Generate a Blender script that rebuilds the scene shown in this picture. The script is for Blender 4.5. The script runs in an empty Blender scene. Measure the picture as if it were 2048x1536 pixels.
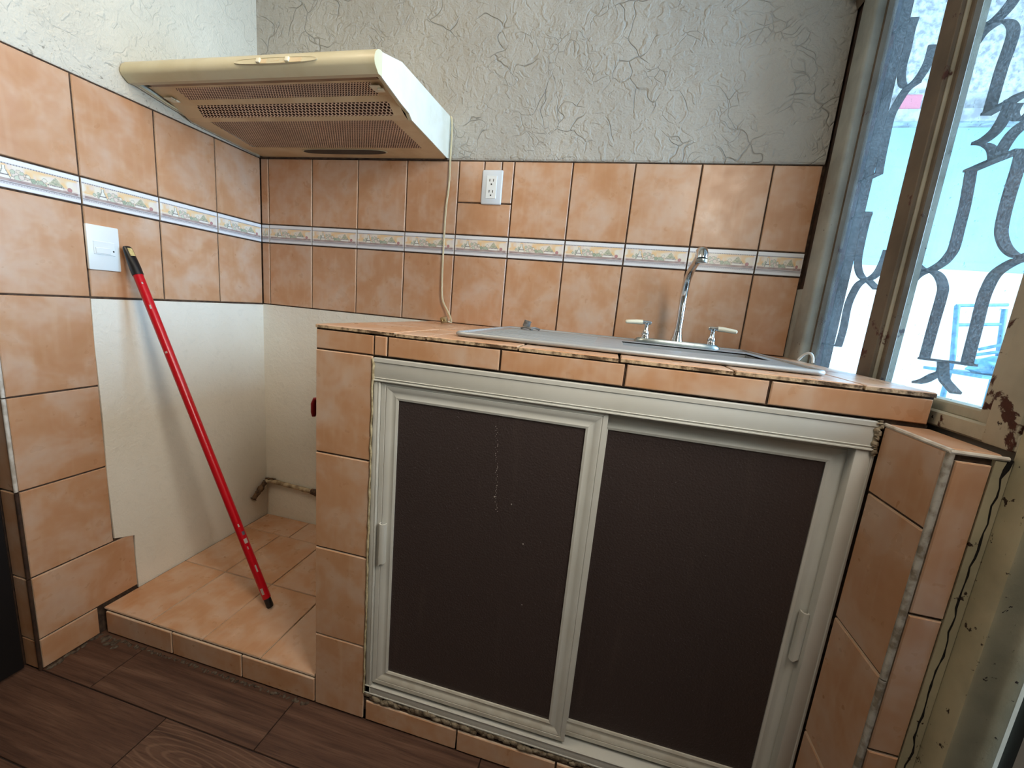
import bpy, bmesh, math, random
from mathutils import Matrix, Vector
random.seed(7)
S = bpy.context.scene
COL = S.collection

# ---------------------------------------------------------------- camera
cam_d = bpy.data.cameras.new('camera')
cam = bpy.data.objects.new('camera', cam_d)
COL.objects.link(cam)
cam.matrix_world = Matrix(((0.96823164, -0.12834768, 0.2146028, 1.42514628),
                           (0.23355087, 0.15754674, -0.95949623, -1.46767929),
                           (0.08933915, 0.97913528, 0.18251745, 1.11844324),
                           (0, 0, 0, 1)))
cam_d.sensor_width = 36.0
cam_d.lens = 823.8 / 2048 * 36.0
cam_d.clip_start = 0.02
S.camera = cam

# ---------------------------------------------------------------- world, sun, daylight, exposure
W = bpy.data.worlds.new('world'); S.world = W
W.use_nodes = True
wn = W.node_tree.nodes; wl = W.node_tree.links
wn.clear()
wo = wn.new('ShaderNodeOutputWorld'); wb = wn.new('ShaderNodeBackground')
wb.inputs['Color'].default_value = (0.80, 0.91, 1.0, 1)
wb.inputs['Strength'].default_value = 0.38
wl.new(wb.outputs[0], wo.inputs[0])

def light(name, kind, loc, aim, energy, color=(1, 1, 1), size=1.0, size_y=None):
    d = bpy.data.lights.new(name, kind)
    d.energy = energy; d.color = color
    if kind == 'AREA':
        d.shape = 'RECTANGLE'; d.size = size; d.size_y = size_y or size
    if kind == 'SUN':
        d.angle = math.radians(1.5)
    o = bpy.data.objects.new(name, d); COL.objects.link(o)
    o.location = loc
    o.rotation_euler = (Vector(aim) - Vector(loc)).to_track_quat('-Z', 'Y').to_euler()
    return o
light('sun', 'SUN', (0, 0, 6), (1.6, 2.9, 0), 0.85, (1.0, 0.97, 0.93))
# open sky over the patio, shining in through the kitchen window
light('patio_sky_daylight', 'AREA', (4.7, -0.2, 1.9), (0.3, -0.35, 1.25), 430, (0.53, 0.76, 1.0), 2.6, 2.0)
# added fill from the right, set before an invented door pane out of view
light('right_side_fill', 'AREA', (1.962, -1.30, 1.75), (0.0, -1.1, 1.1), 25.5, (1.0, 0.87, 0.73), 0.5, 0.9)
# added soft fill just below the ceiling, not an actual fixture
light('overhead_fill', 'AREA', (0.45, -1.10, 2.46), (0.45, -1.0, 0.0), 9.0, (1.0, 0.82, 0.60), 0.45, 0.45)

S.view_settings.view_transform = 'Standard'
S.view_settings.look = 'None'
S.view_settings.gamma = 1.0
S.view_settings.exposure = 0.0
S.view_settings.use_curve_mapping = False
S.cycles.use_denoising = True
S.cycles.max_bounces = 6
S.cycles.use_adaptive_sampling = True
S.cycles.adaptive_threshold = 0.1
S.cycles.adaptive_min_samples = 16
S.cycles.diffuse_bounces = 4
S.cycles.glossy_bounces = 3
S.cycles.caustics_reflective = False
S.cycles.caustics_refractive = False
S.cycles.transparent_max_bounces = 12

# ---------------------------------------------------------------- material helpers
def srgb(r, g, b):
    f = lambda c: (c / 255 / 12.92) if c / 255 <= 0.04045 else ((c / 255 + 0.055) / 1.055) ** 2.4
    return (f(r), f(g), f(b), 1.0)

class NT:
    def __init__(s, name):
        s.m = bpy.data.materials.new(name); s.m.use_nodes = True
        s.n = s.m.node_tree.nodes; s.l = s.m.node_tree.links
        s.n.clear()
        s.out = s.n.new('ShaderNodeOutputMaterial')
        s.p = s.n.new('ShaderNodeBsdfPrincipled')
        s.l.new(s.p.outputs[0], s.out.inputs[0])
    def add(s, t, **kw):
        n = s.n.new(t)
        for k, v in kw.items():
            if k.startswith('_'): setattr(n, k[1:], v)
        return n
    def link(s, a, b): s.l.new(a, b)
    def val(s, sock, v):
        if hasattr(v, 'is_linked') or isinstance(v, bpy.types.NodeSocket): s.l.new(v, sock)
        else: sock.default_value = v
    def coord(s, kind='Object'):
        return s.n.new('ShaderNodeTexCoord').outputs[kind]
    def pos(s):
        return s.n.new('ShaderNodeNewGeometry').outputs['Position']
    def vmath(s, op, a, b=None):
        n = s.n.new('ShaderNodeVectorMath'); n.operation = op
        s.val(n.inputs[0], a)
        if b is not None: s.val(n.inputs[1], b)
        return n.outputs[0]
    def math(s, op, a, b=None, c=None, clamp=False):
        n = s.n.new('ShaderNodeMath'); n.operation = op; n.use_clamp = clamp
        for i, v in enumerate((a, b, c)):
            if v is not None: s.val(n.inputs[i], v)
        return n.outputs[0]
    def noise(s, vec, scale=5, detail=4, rough=0.55, dist=0.0):
        n = s.n.new('ShaderNodeTexNoise')
        s.val(n.inputs['Vector'], vec)
        n.inputs['Scale'].default_value = scale; n.inputs['Detail'].default_value = detail
        n.inputs['Roughness'].default_value = rough; n.inputs['Distortion'].default_value = dist
        return n.outputs['Fac']
    def voro(s, vec, scale=5, feature='DISTANCE_TO_EDGE'):
        n = s.n.new('ShaderNodeTexVoronoi'); n.feature = feature
        s.val(n.inputs['Vector'], vec); n.inputs['Scale'].default_value = scale
        return n.outputs['Distance']
    def ramp(s, fac, stops):
        n = s.n.new('ShaderNodeValToRGB')
        cr = n.color_ramp
        while len(cr.elements) > 1: cr.elements.remove(cr.elements[-1])
        for i, (p, c) in enumerate(stops):
            if not isinstance(c, (tuple, list)): c = (c, c, c, 1)
            e = cr.elements[0] if i == 0 else cr.elements.new(p)
            e.position = p; e.color = c
        s.val(n.inputs[0], fac)
        return n.outputs[0]
    def mix(s, fac, a, b, blend='MIX'):
        n = s.n.new('ShaderNodeMix'); n.data_type = 'RGBA'; n.blend_type = blend
        s.val(n.inputs[0], fac); s.val(n.inputs[6], a); s.val(n.inputs[7], b)
        return n.outputs[2]
    def bump(s, h, strength=0.3, dist=0.01, normal=None):
        n = s.n.new('ShaderNodeBump')
        n.inputs['Strength'].default_value = strength; n.inputs['Distance'].default_value = dist
        s.val(n.inputs['Height'], h)
        if normal is not None: s.l.new(normal, n.inputs['Normal'])
        return n.outputs[0]
    def set(s, **kw):
        names = dict(color='Base Color', rough='Roughness', metal='Metallic', normal='Normal', spec='Specular IOR Level',
                     trans='Transmission Weight', alpha='Alpha', coat='Coat Weight', ior='IOR')
        for k, v in kw.items(): s.val(s.p.inputs[names[k]], v)
        return s.m
    def rand(s):
        return s.n.new('ShaderNodeObjectInfo').outputs['Random']
    def rvec(s, scale=(1, 1, 1)):
        """object coordinates shifted by a random amount for each object"""
        r = s.rand()
        c = s.n.new('ShaderNodeCombineXYZ')
        for i, k in enumerate((37.0, 91.0, 53.0)): s.l.new(s.math('MULTIPLY', r, k), c.inputs[i])
        v = s.vmath('ADD', s.coord(), c.outputs[0])
        return s.vmath('MULTIPLY', v, scale)

def plain(name, rgb, rough=0.5, metal=0.0, spec=0.5, wear=None, wear_scale=30, bump=0.0):
    t = NT(name)
    col = srgb(*rgb)
    if wear:
        col = t.mix(t.ramp(t.noise(t.coord(), wear_scale, 5), [(0.42, 0), (0.62, 1)]), col, srgb(*wear))
    t.set(color=col, rough=rough, metal=metal, spec=spec)
    if bump: t.set(normal=t.bump(t.noise(t.coord(), wear_scale * 6, 3), bump, 0.002))
    return t.m

# ---------------------------------------------------------------- materials
def make_tile():
    t = NT('peach_glaze')
    v = t.rvec()
    n1 = t.noise(v, 9, 3, 0.6, 0.3)
    n2 = t.noise(v, 24, 2, 0.6)
    n3 = t.noise(t.vmath('MULTIPLY', v, (60, 60, 9)), 1, 1)
    c = t.ramp(n1, [(0.28, srgb(186, 138, 100)), (0.44, srgb(193, 149, 115)), (0.56, srgb(199, 163, 136)), (0.72, srgb(202, 175, 155))])
    c = t.mix(t.ramp(n2, [(0.45, 0), (0.75, 0.35)]), c, srgb(186, 134, 98))
    c = t.mix(t.ramp(n3, [(0.55, 0), (0.8, 0.18)]), c, srgb(216, 188, 162))
    t.set(color=c, rough=t.ramp(n2, [(0.3, 0.26), (0.7, 0.38)]), spec=0.5)
    t.set(normal=t.bump(n2, 0.04, 0.003))
    return t.m
M_TILE = make_tile()
M_BISC = plain('tile_edge', (226, 202, 178), 0.7)
M_CHIP = plain('chipped_tile_edge', (196, 170, 138), 0.85, wear=(92, 70, 48), wear_scale=60, bump=0.5)
M_GROUT = plain('dark_grout', (56, 40, 30), 0.95, wear=(84, 66, 52), wear_scale=60)
M_MORTAR = plain('crumbly_mortar', (150, 138, 118), 0.95, wear=(92, 78, 60), wear_scale=45, bump=0.8)

def make_plaster(name, c1, c2, scale, cracks, specks=0.0):
    t = NT(name)
    v = t.pos()
    nz = t.add('ShaderNodeTexNoise'); t.val(nz.inputs['Vector'], v); nz.inputs['Scale'].default_value = 7; nz.inputs['Detail'].default_value = 2
    warp = t.vmath('ADD', v, t.vmath('MULTIPLY', nz.outputs['Color'], (0.22, 0.22, 0.22)))
    n_big = t.noise(v, 3.5, 2)
    n_mid = t.noise(v, scale, 3.5, 0.6, 0.6)
    n_fin = t.noise(v, scale * 6, 1, 0.6)
    col = t.mix(t.ramp(n_big, [(0.35, 0), (0.68, 1)]), srgb(*c1), srgb(*c2))
    col = t.mix(t.ramp(n_mid, [(0.58, 0), (0.8, 0.3)]), col, srgb(*[int(k * 0.84) for k in c2]))
    h = t.math('ADD', t.math('MULTIPLY', n_mid, 0.6), t.math('MULTIPLY', n_fin, 0.14))
    patch = t.ramp(t.noise(v, 6, 1), [(0.50, 0), (0.60, 1)])
    # trowel ridges in loose patches, running obliquely
    st = v
    mp = t.add('ShaderNodeMapping'); t.val(mp.inputs['Vector'], st)
    mp.inputs['Rotation'].default_value = (0, math.radians(48), 0); mp.inputs['Scale'].default_value = (9, 9, 120)
    ridg = t.noise(mp.outputs[0], 1.0, 1, 0.6)
    if cracks > 0.5: h = t.math('ADD', h, t.math('MULTIPLY', t.math('MULTIPLY', ridg, t.ramp(t.noise(v, 4.2, 0), [(0.5, 0), (0.62, 1)])), 0.22))
    if cracks:
        e1 = t.voro(warp, 9.0)
        ck = t.ramp(e1, [(0.0, 1), (0.022, 0)])
        ck = t.math('MULTIPLY', ck, patch)
        e2 = t.voro(t.vmath('ADD', warp, (3.3, 1.7, 9.1)), 23.0)
        ck2 = t.math('MULTIPLY', t.ramp(e2, [(0.0, 1), (0.05, 0)]), t.ramp(t.noise(v, 11, 0), [(0.55, 0), (0.66, 0.5)]))
        blob = t.ramp(t.noise(warp, 34, 1), [(0.58, 0), (0.66, 0.5)])
        h = t.math('SUBTRACT', h, t.math('MULTIPLY', t.math('ADD', ck, ck2), 0.42 * cracks))
        h = t.math('ADD', h, t.math('MULTIPLY', blob, 0.35))
        col = t.mix(t.math('MULTIPLY', ck, 0.10), col, srgb(128, 120, 108))
    if specks:
        sp = t.ramp(t.noise(warp, 60, 4, 0.7), [(0.60, 0), (0.68, 1)])
        sep = t.add('ShaderNodeSeparateXYZ'); t.link(v, sep.inputs[0])
        near = t.ramp(t.math('SUBTRACT', 2.02, sep.outputs[2]), [(0.05, 0.0), (0.36, 0.55), (0.45, 1)])
        sp = t.math('MULTIPLY', sp, t.math('MULTIPLY', near, specks))
        col = t.mix(sp, col, srgb(92, 84, 70))
    t.set(color=col, rough=0.78, spec=0.3, normal=t.bump(h, (0.45 + 0.3 * cracks) if cracks else 0.3, 0.014 if cracks else 0.012))
    return t.m
M_STUCCO = make_plaster('rough_cream_plaster', (168, 167, 161), (180, 179, 173), 26, 1.0)
M_PLLEFT = make_plaster('pitted_cream_plaster', (196, 192, 180), (206, 203, 192), 30, 0.35, 0.9)
M_NOOK = make_plaster('painted_plaster', (226, 222, 210), (232, 229, 219), 40, 0.0)
M_ROOM = make_plaster('plain_plaster', (190, 184, 170), (196, 190, 178), 16, 0.0)

def make_floor(name='brown_wood_look_floor', cathedral=False):
    t = NT(name)
    v = t.rvec((2.2, 42, 1))
    g1 = t.noise(v, 1.3, 5, 0.62, 0.35)
    g2 = t.noise(t.vmath('MULTIPLY', v, (2.2, 3.2, 1)), 2.4, 3, 0.65, 0.2)
    rot = t.rvec((2.6, 11, 1))
    w = t.add('ShaderNodeTexWave', _wave_type='RINGS', _rings_direction='Z')
    t.val(w.inputs['Vector'], t.vmath('ADD', t.vmath('MULTIPLY', t.coord(), (1.9, 10, 1)), (0.22, -0.25, 0))); w.inputs['Scale'].default_value = 3.4
    w.inputs['Distortion'].default_value = 2.6; w.inputs['Detail'].default_value = 3; w.inputs['Detail Scale'].default_value = 1.4
    c = t.ramp(g1, [(0.32, srgb(66, 45, 37)), (0.5, srgb(88, 63, 51)), (0.66, srgb(106, 80, 66))])
    c = t.mix(t.ramp(g2, [(0.5, 0), (0.70, 0.6)]), c, srgb(54, 36, 29))
    if cathedral: c = t.mix(t.math('MULTIPLY', t.ramp(w.outputs['Fac'], [(0.70, 0), (0.98, 1)]), 0.30), c, srgb(140, 112, 92))
    t.set(color=c, rough=0.55, spec=0.35, normal=t.bump(g2, 0.3, 0.002))
    return t.m
M_FLOOR = make_floor(); M_FLOORC = make_floor('brown_cathedral_grain_floor', True)
M_FJOINT = plain('floor_joint', (40, 28, 24), 0.9)
M_DUST = plain('floor_mortar_dust', (96, 86, 74), 0.95, wear=(58, 44, 36), wear_scale=70, bump=0.8)

def make_metal(name, rgb, rough, brushed=None, metal=1.0):
    t = NT(name)
    c = srgb(*rgb)
    if brushed:
        n = t.noise(t.vmath('MULTIPLY', t.coord(), brushed), 1, 4)
        c = t.mix(t.ramp(n, [(0.35, 0), (0.7, 0.5)]), c, srgb(*[int(k * 0.72) for k in rgb]))
        t.set(rough=t.ramp(n, [(0.3, rough), (0.8, rough + 0.18)]))
    else: t.set(rough=rough)
    t.set(color=c, metal=metal)
    return t.m
M_CHROME = make_metal('chrome', (215, 218, 220), 0.12)
M_STEEL = make_metal('brushed_stainless_steel', (178, 182, 184), 0.40, (6, 160, 160), metal=0.45)
M_BASEMET = make_metal('faucet_plate_metal', (170, 182, 184), 0.28, (40, 40, 40))
M_ALU = plain('cream_aluminium', (200, 201, 196), 0.42, 0.0, 0.5, wear=(194, 194, 187), wear_scale=6)
M_ALUDIRT = plain('dusty_aluminium', (204, 202, 192), 0.5, 0.0, 0.4, wear=(194, 190, 178), wear_scale=30)

def make_dark_glass():
    t = NT('dark_textured_acrylic')
    v = t.coord()
    n = t.noise(v, 260, 2, 0.5)
    sp = t.ramp(t.noise(v, 420, 2, 0.6), [(0.70, 0), (0.76, 1)])
    streak = t.ramp(t.noise(t.vmath('MULTIPLY', v, (26, 1, 2.2)), 1, 4), [(0.60, 0), (0.78, 0.30)])
    c = t.mix(t.math('MULTIPLY', sp, 0.5), srgb(60, 51, 50), srgb(170, 168, 170))
    c = t.mix(streak, c, srgb(84, 74, 70))
    t.set(color=c, rough=0.33, spec=0.45, normal=t.bump(n, 0.55, 0.002))
    return t.m
M_ACRYL = make_dark_glass()

def make_paint_rust(name, base, amount, rusty=(92, 52, 40)):
    t = NT(name)
    v = t.pos()
    n = t.noise(v, 16, 6, 0.62, 0.5)
    n2 = t.noise(v, 60, 4, 0.65)
    sep = t.add('ShaderNodeSeparateXYZ'); t.link(v, sep.inputs[0])
    low = t.ramp(sep.outputs[2], [(0.0, 0.0), (0.2, 0.0)])
    k = t.add('ShaderNodeMapRange'); t.link(sep.outputs[2], k.inputs[0])
    k.inputs[1].default_value = 1.30; k.inputs[2].default_value = 0.99; k.inputs[3].default_value = 0.0; k.inputs[4].default_value = 0.10
    f = t.math('ADD', t.math('ADD', n, t.math('MULTIPLY', k.outputs[0], t.math('GREATER_THAN', sep.outputs[2], 0.93))), amount)
    rust = t.ramp(f, [(0.66, 0), (0.69, 1)])
    pits = t.ramp(t.math('ADD', n2, t.math('MULTIPLY', k.outputs[0], 0.5)), [(0.70, 0), (0.73, 1)])
    col = t.mix(t.ramp(t.noise(v, 9, 4), [(0.4, 0), (0.65, 1)]), srgb(*base), srgb(*[int(c * 0.86) for c in base]))
    col = t.mix(pits, col, srgb(50, 36, 30))
    col = t.mix(rust, col, t.mix(n2, srgb(*rusty), srgb(48, 26, 22)))
    t.set(color=col, rough=0.6, spec=0.35, normal=t.bump(t.math('ADD', rust, n2), 0.35, 0.002))
    return t.m
M_FRAME = make_paint_rust('flaking_cream_paint', (190, 184, 164), 0.0)
M_FRAMEG = make_paint_rust('dull_grey_paint', (168, 170, 162), -0.08)
M_FRAMEB = make_paint_rust('brown_flaking_paint', (112, 98, 82), 0.02)
M_POST = make_paint_rust('post_cream_paint', (186, 178, 150), -0.12)

def make_glass():
    t = NT('dusty_window_glass')
    v = t.pos()
    sep = t.add('ShaderNodeSeparateXYZ'); t.link(v, sep.inputs[0])
    n = t.noise(v, 300, 2, 0.6)
    n_b = t.noise(v, 8, 4)
    spots = t.ramp(t.noise(v, 130, 2, 0.5), [(0.70, 0), (0.74, 1)])
    tr = t.add('ShaderNodeBsdfTransparent'); tr.inputs[0].default_value = (0.90, 0.97, 1.0, 1)
    tl = t.add('ShaderNodeBsdfTranslucent'); tl.inputs[0].default_value = (0.80, 0.93, 1.0, 1)
    df = t.add('ShaderNodeBsdfDiffuse'); df.inputs[0].default_value = (0.25, 0.24, 0.22, 1)
    gl = t.add('ShaderNodeBsdfGlossy'); gl.inputs[0].default_value = (1, 1, 1, 1); gl.inputs['Roughness'].default_value = 0.06
    m1 = t.add('ShaderNodeMixShader')
    dirt = t.math('ADD', t.math('MULTIPLY', t.ramp(n, [(0.45, 0), (0.7, 1)]), 0.035), t.math('MULTIPLY', n_b, 0.02))
    t.link(dirt, m1.inputs[0]); t.link(tr.outputs[0], m1.inputs[1]); t.link(tl.outputs[0], m1.inputs[2])
    m2 = t.add('ShaderNodeMixShader'); t.link(t.math('MULTIPLY', spots, 0.5), m2.inputs[0])
    t.link(m1.outputs[0], m2.inputs[1]); t.link(df.outputs[0], m2.inputs[2])
    m3 = t.add('ShaderNodeMixShader'); m3.inputs[0].default_value = 0.04
    t.link(m2.outputs[0], m3.inputs[1]); t.link(gl.outputs[0], m3.inputs[2])
    t.link(m3.outputs[0], t.out.inputs[0])
    return t.m
M_GLASS = make_glass()
M_GRILLE = plain('weathered_grey_iron', (62, 58, 58), 0.8, 0.0, 0.3, wear=(84, 80, 80), wear_scale=60)
M_BLACKDOOR = plain('black_steel_paint', (14, 13, 15), 0.5)
M_DARKWOOD = plain('dark_brown_jamb', (66, 46, 34), 0.6, wear=(40, 28, 22), wear_scale=30)
M_DEEP = plain('near_black', (10, 8, 9), 0.8)  # stands for the darkness in the door gap; also on the cabinet back
M_GREYDOOR = plain('grey_door_paint', (150, 152, 152), 0.6)
M_HOOD = plain('yellowed_enamel', (206, 200, 172), 0.35, 0, 0.5, wear=(196, 188, 156), wear_scale=7)
M_HOODSIDE = plain('white_enamel', (222, 226, 218), 0.3, 0, 0.5, wear=(214, 216, 204), wear_scale=14)
M_HOODUND = plain('greasy_enamel', (216, 198, 164), 0.4, 0, 0.5, wear=(204, 180, 142), wear_scale=10)
M_HOODDK = plain('hood_inside', (86, 54, 48), 0.7)
M_LENS = plain('brown_lamp_lens', (150, 122, 92), 0.35, 0, 0.5, wear=(132, 104, 76), wear_scale=12)
M_BLACK = plain('black_plastic', (16, 16, 18), 0.4)
M_KNOB = plain('cream_knob', (228, 226, 206), 0.3)
def make_perf(name, pitch, rad, rgb):
    t = NT(name)
    uv = t.coord('UV')
    sep = t.add('ShaderNodeSeparateXYZ'); t.link(uv, sep.inputs[0])
    def grid(ox, oy):
        a = t.math('SUBTRACT', t.math('FRACT', t.math('ADD', t.math('DIVIDE', sep.outputs[0], pitch), ox)), 0.5)
        b = t.math('SUBTRACT', t.math('FRACT', t.math('ADD', t.math('DIVIDE', sep.outputs[1], pitch * 1.5), oy)), 0.5)
        b = t.math('MULTIPLY', b, 1.5)
        return t.math('ADD', t.math('MULTIPLY', a, a), t.math('MULTIPLY', b, b))
    d = t.math('MINIMUM', grid(0, 0), grid(0.5, 0.5))
    hole = t.math('LESS_THAN', d, (rad / pitch) ** 2)
    t.set(color=t.mix(t.ramp(t.noise(t.coord(), 9, 4), [(0.4, 0), (0.65, 1)]), srgb(*rgb), srgb(*[int(c * 0.9) for c in rgb])), rough=0.4)
    tr = t.add('ShaderNodeBsdfTransparent')
    mx = t.add('ShaderNodeMixShader')
    t.link(hole, mx.inputs[0]); t.link(t.p.outputs[0], mx.inputs[1]); t.link(tr.outputs[0], mx.inputs[2])
    t.link(mx.outputs[0], t.out.inputs[0])
    return t.m
M_PERFS = make_perf('fine_perforated_enamel', 0.0085, 0.0028, (230, 204, 180))
M_PERFB = make_perf('coarse_perforated_enamel', 0.0125, 0.0044, (230, 204, 180))
M_PLATE = plain('white_plastic', (226, 232, 234), 0.35)
M_PLATEB = plain('bluish_white_plastic', (206, 216, 226), 0.35)
M_SLOT = plain('slot_black', (20, 20, 24), 0.6)
M_RED = None
def make_red():
    t = NT('chipped_red_paint')
    n = t.noise(t.vmath('MULTIPLY', t.coord(), (60, 60, 22)), 1, 3, 0.6)
    sc = t.ramp(n, [(0.70, 0), (0.72, 1)])
    t.set(color=t.mix(sc, srgb(186, 8, 26), srgb(224, 190, 186)), rough=0.3, spec=0.5, coat=0.2)
    return t.m
M_RED = make_red()
M_REDPL = plain('red_plastic', (150, 14, 22), 0.35)
M_BRASS = plain('yellowed_insert', (206, 188, 132), 0.5, wear=(168, 146, 92), wear_scale=120)
M_CORD = plain('cream_cord', (206, 196, 164), 0.5)
M_PLUG = plain('brown_plug', (128, 104, 66), 0.5, wear=(84, 62, 38), wear_scale=60)
M_CLEAR = plain('pale_tape', (206, 186, 150), 0.3)
M_RUST = plain('rusty_pipe', (62, 46, 36), 0.9, wear=(120, 92, 66), wear_scale=70, bump=0.8)
M_PIPE = plain('painted_pipe', (190, 172, 142), 0.7, wear=(130, 112, 86), wear_scale=40, bump=0.5)
M_GREYRUB = plain('grey_rubber', (92, 90, 88), 0.6, wear=(130, 128, 124), wear_scale=80)
M_LEVER = plain('ivory_lever', (224, 218, 194), 0.3)
M_TRIMW = plain('white_edge_trim', (214, 210, 202), 0.4, wear=(180, 172, 160), wear_scale=40)
M_TRIMG = plain('grey_edge_trim', (176, 172, 164), 0.5, wear=(120, 110, 96), wear_scale=60)
M_CAULK = plain('yellowed_caulk', (196, 184, 150), 0.8, wear=(150, 134, 100), wear_scale=80, bump=0.8)
M_CRACK = plain('crack_black', (12, 9, 8), 1.0)
M_EXTW = plain('white_patio_paint', (236, 238, 236), 0.9, wear=(226, 230, 230), wear_scale=4)
M_EXTB = plain('pale_blue_patio_paint', (150, 204, 222), 0.9, wear=(140, 194, 216), wear_scale=3)
M_EXTG = plain('grey_roughcast', (212, 214, 214), 0.95, wear=(150, 152, 156), wear_scale=22, bump=1.0)
M_EXTL = plain('ledge_cement', (186, 190, 190), 0.9, wear=(140, 140, 142), wear_scale=12)
M_EXTF = plain('patio_cement', (206, 206, 202), 0.9, wear=(186, 186, 182), wear_scale=5)
M_EXTR = plain('red_reveal_paint', (84, 56, 54), 0.8, wear=(62, 60, 68), wear_scale=18)
M_BLUE = plain('blue_rack_paint', (96, 150, 176), 0.6, wear=(70, 120, 150), wear_scale=40)
M_TARP = plain('blue_tarp', (84, 150, 184), 0.6, wear=(120, 180, 204), wear_scale=14)
M_PINK = plain('pink_cloth', (206, 120, 132), 0.8)

# ---------------------------------------------------------------- mesh helpers
def empty(name, loc=(0, 0, 0)):
    o = bpy.data.objects.new(name, None); COL.objects.link(o); o.location = loc
    o.empty_display_size = 0.05
    return o
def tag(o, label=None, cat=None, group=None, kind=None):
    if label: o['label'] = label
    if cat: o['category'] = cat
    if group: o['group'] = group
    if kind: o['kind'] = kind
    return o
def mesh_obj(name, me, parent=None, loc=(0, 0, 0), rot=(0, 0, 0)):
    o = bpy.data.objects.new(name, me); COL.objects.link(o)
    o.location = loc; o.rotation_euler = rot
    if parent is not None:
        o.parent = parent
        o.location = Vector(loc) - parent.location
    return o
def fin(bm, name, mats, parent=None, smooth=None, loc=(0, 0, 0)):
    """bmesh in world coordinates relative to loc -> one linked object"""
    bmesh.ops.recalc_face_normals(bm, faces=bm.faces)
    me = bpy.data.meshes.new(name)
    bm.to_mesh(me); bm.free()
    for m in (mats if isinstance(mats, (list, tuple)) else [mats]): me.materials.append(m)
    if smooth is not None:
        me.polygons.foreach_set('use_smooth', [True] * len(me.polygons))
        if hasattr(me, 'set_sharp_from_angle'): me.set_sharp_from_angle(angle=math.radians(smooth))
    return mesh_obj(name, me, parent, loc)
def box(bm, x0, x1, y0, y1, z0, z1, bev=0.0, seg=1, mat=0):
    r = bmesh.ops.create_cube(bm, size=1.0)
    vs = r['verts']
    for v in vs:
        v.co = Vector(((x0 + x1) / 2 + v.co.x * (x1 - x0), (y0 + y1) / 2 + v.co.y * (y1 - y0), (z0 + z1) / 2 + v.co.z * (z1 - z0)))
    fs = list({f for v in vs for f in v.link_faces})
    for f in fs: f.material_index = mat
    if bev > 0:
        es = list({e for v in vs for e in v.link_edges})
        bmesh.ops.bevel(bm, geom=es, offset=bev, segments=seg, profile=0.5, affect='EDGES')
    return bm
def bxo(name, dims, mat, parent=None, bev=0.0, seg=1, smooth=None):
    bm = bmesh.new(); box(bm, *dims, bev=bev, seg=seg)
    return fin(bm, name, mat, parent, smooth)
def prism(bm, pts, axis, a, b, mat=0):
    """closed polygon pts in the other two axes, extruded along axis from a to b"""
    def co(p, t):
        return {0: (t, p[0], p[1]), 1: (p[0], t, p[1]), 2: (p[0], p[1], t)}[axis]
    v0 = [bm.verts.new(co(p, a)) for p in pts]; v1 = [bm.verts.new(co(p, b)) for p in pts]
    n = len(pts); fs = [bm.faces.new(v0), bm.faces.new(list(reversed(v1)))]
    for i in range(n): fs.append(bm.faces.new((v0[i], v1[i], v1[(i + 1) % n], v0[(i + 1) % n])))
    for f in fs: f.material_index = mat
    return bm
def frames(pts):
    """parallel-transport frames along a polyline"""
    P = [Vector(p) for p in pts]; T = []
    for i in range(len(P)):
        a = P[max(0, i - 1)]; b = P[min(len(P) - 1, i + 1)]
        T.append((b - a).normalized())
    up = Vector((0, 0, 1)) if abs(T[0].z) < 0.9 else Vector((1, 0, 0))
    n = (up - T[0] * up.dot(T[0])).normalized(); out = []
    for i in range(len(P)):
        n = (n - T[i] * n.dot(T[i])).normalized()
        out.append((P[i], T[i], n, T[i].cross(n)))
    return out
def tube(bm, pts, r, seg=10, cap=True, mat=0):
    rings = []
    for i, (p, t, n, b) in enumerate(frames(pts)):
        rr = r[i] if isinstance(r, (list, tuple)) else r
        rings.append([bm.verts.new(p + (n * math.cos(2 * math.pi * k / seg) + b * math.sin(2 * math.pi * k / seg)) * rr) for k in range(seg)])
    fs = []
    for a, c in zip(rings, rings[1:]):
        for k in range(seg): fs.append(bm.faces.new((a[k], a[(k + 1) % seg], c[(k + 1) % seg], c[k])))
    if cap: fs += [bm.faces.new(list(reversed(rings[0]))), bm.faces.new(rings[-1])]
    for f in fs: f.material_index = mat
    return bm
def flatbar(bm, pts, depth, thick):
    """flat bar bent edgewise-on in the YZ plane: depth runs along X"""
    P = [Vector(p) for p in pts]; rings = []
    for i in range(len(P)):
        t = (P[min(len(P) - 1, i + 1)] - P[max(0, i - 1)]); t.x = 0; t.normalize()
        n = Vector((0, -t.z, t.y)) * thick / 2; d = Vector((depth / 2, 0, 0))
        rings.append([bm.verts.new(P[i] + q) for q in (n + d, n - d, -n - d, -n + d)])
    for a, c in zip(rings, rings[1:]):
        for k in range(4): bm.faces.new((a[k], a[(k + 1) % 4], c[(k + 1) % 4], c[k]))
    bm.faces.new(list(reversed(rings[0]))); bm.faces.new(rings[-1])
    return bm
def lathe(bm, prof, c=(0, 0, 0), axis='Z', seg=24, mat=0):
    """profile of (radius, height) turned round an axis through c"""
    rings = []
    for r, h in prof:
        ring = []
        for k in range(seg):
            a = 2 * math.pi * k / seg; u, w = r * math.cos(a), r * math.sin(a)
            v = {'Z': (u, w, h), 'X': (h, u, w), 'Y': (u, h, w)}[axis]
            ring.append(bm.verts.new(Vector(v) + Vector(c)))
        rings.append(ring)
    fs = []
    for a, b in zip(rings, rings[1:]):
        for k in range(seg): fs.append(bm.faces.new((a[k], a[(k + 1) % seg], b[(k + 1) % seg], b[k])))
    fs += [bm.faces.new(list(reversed(rings[0]))), bm.faces.new(rings[-1])]
    for f in fs: f.material_index = mat
    return bm
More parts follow.
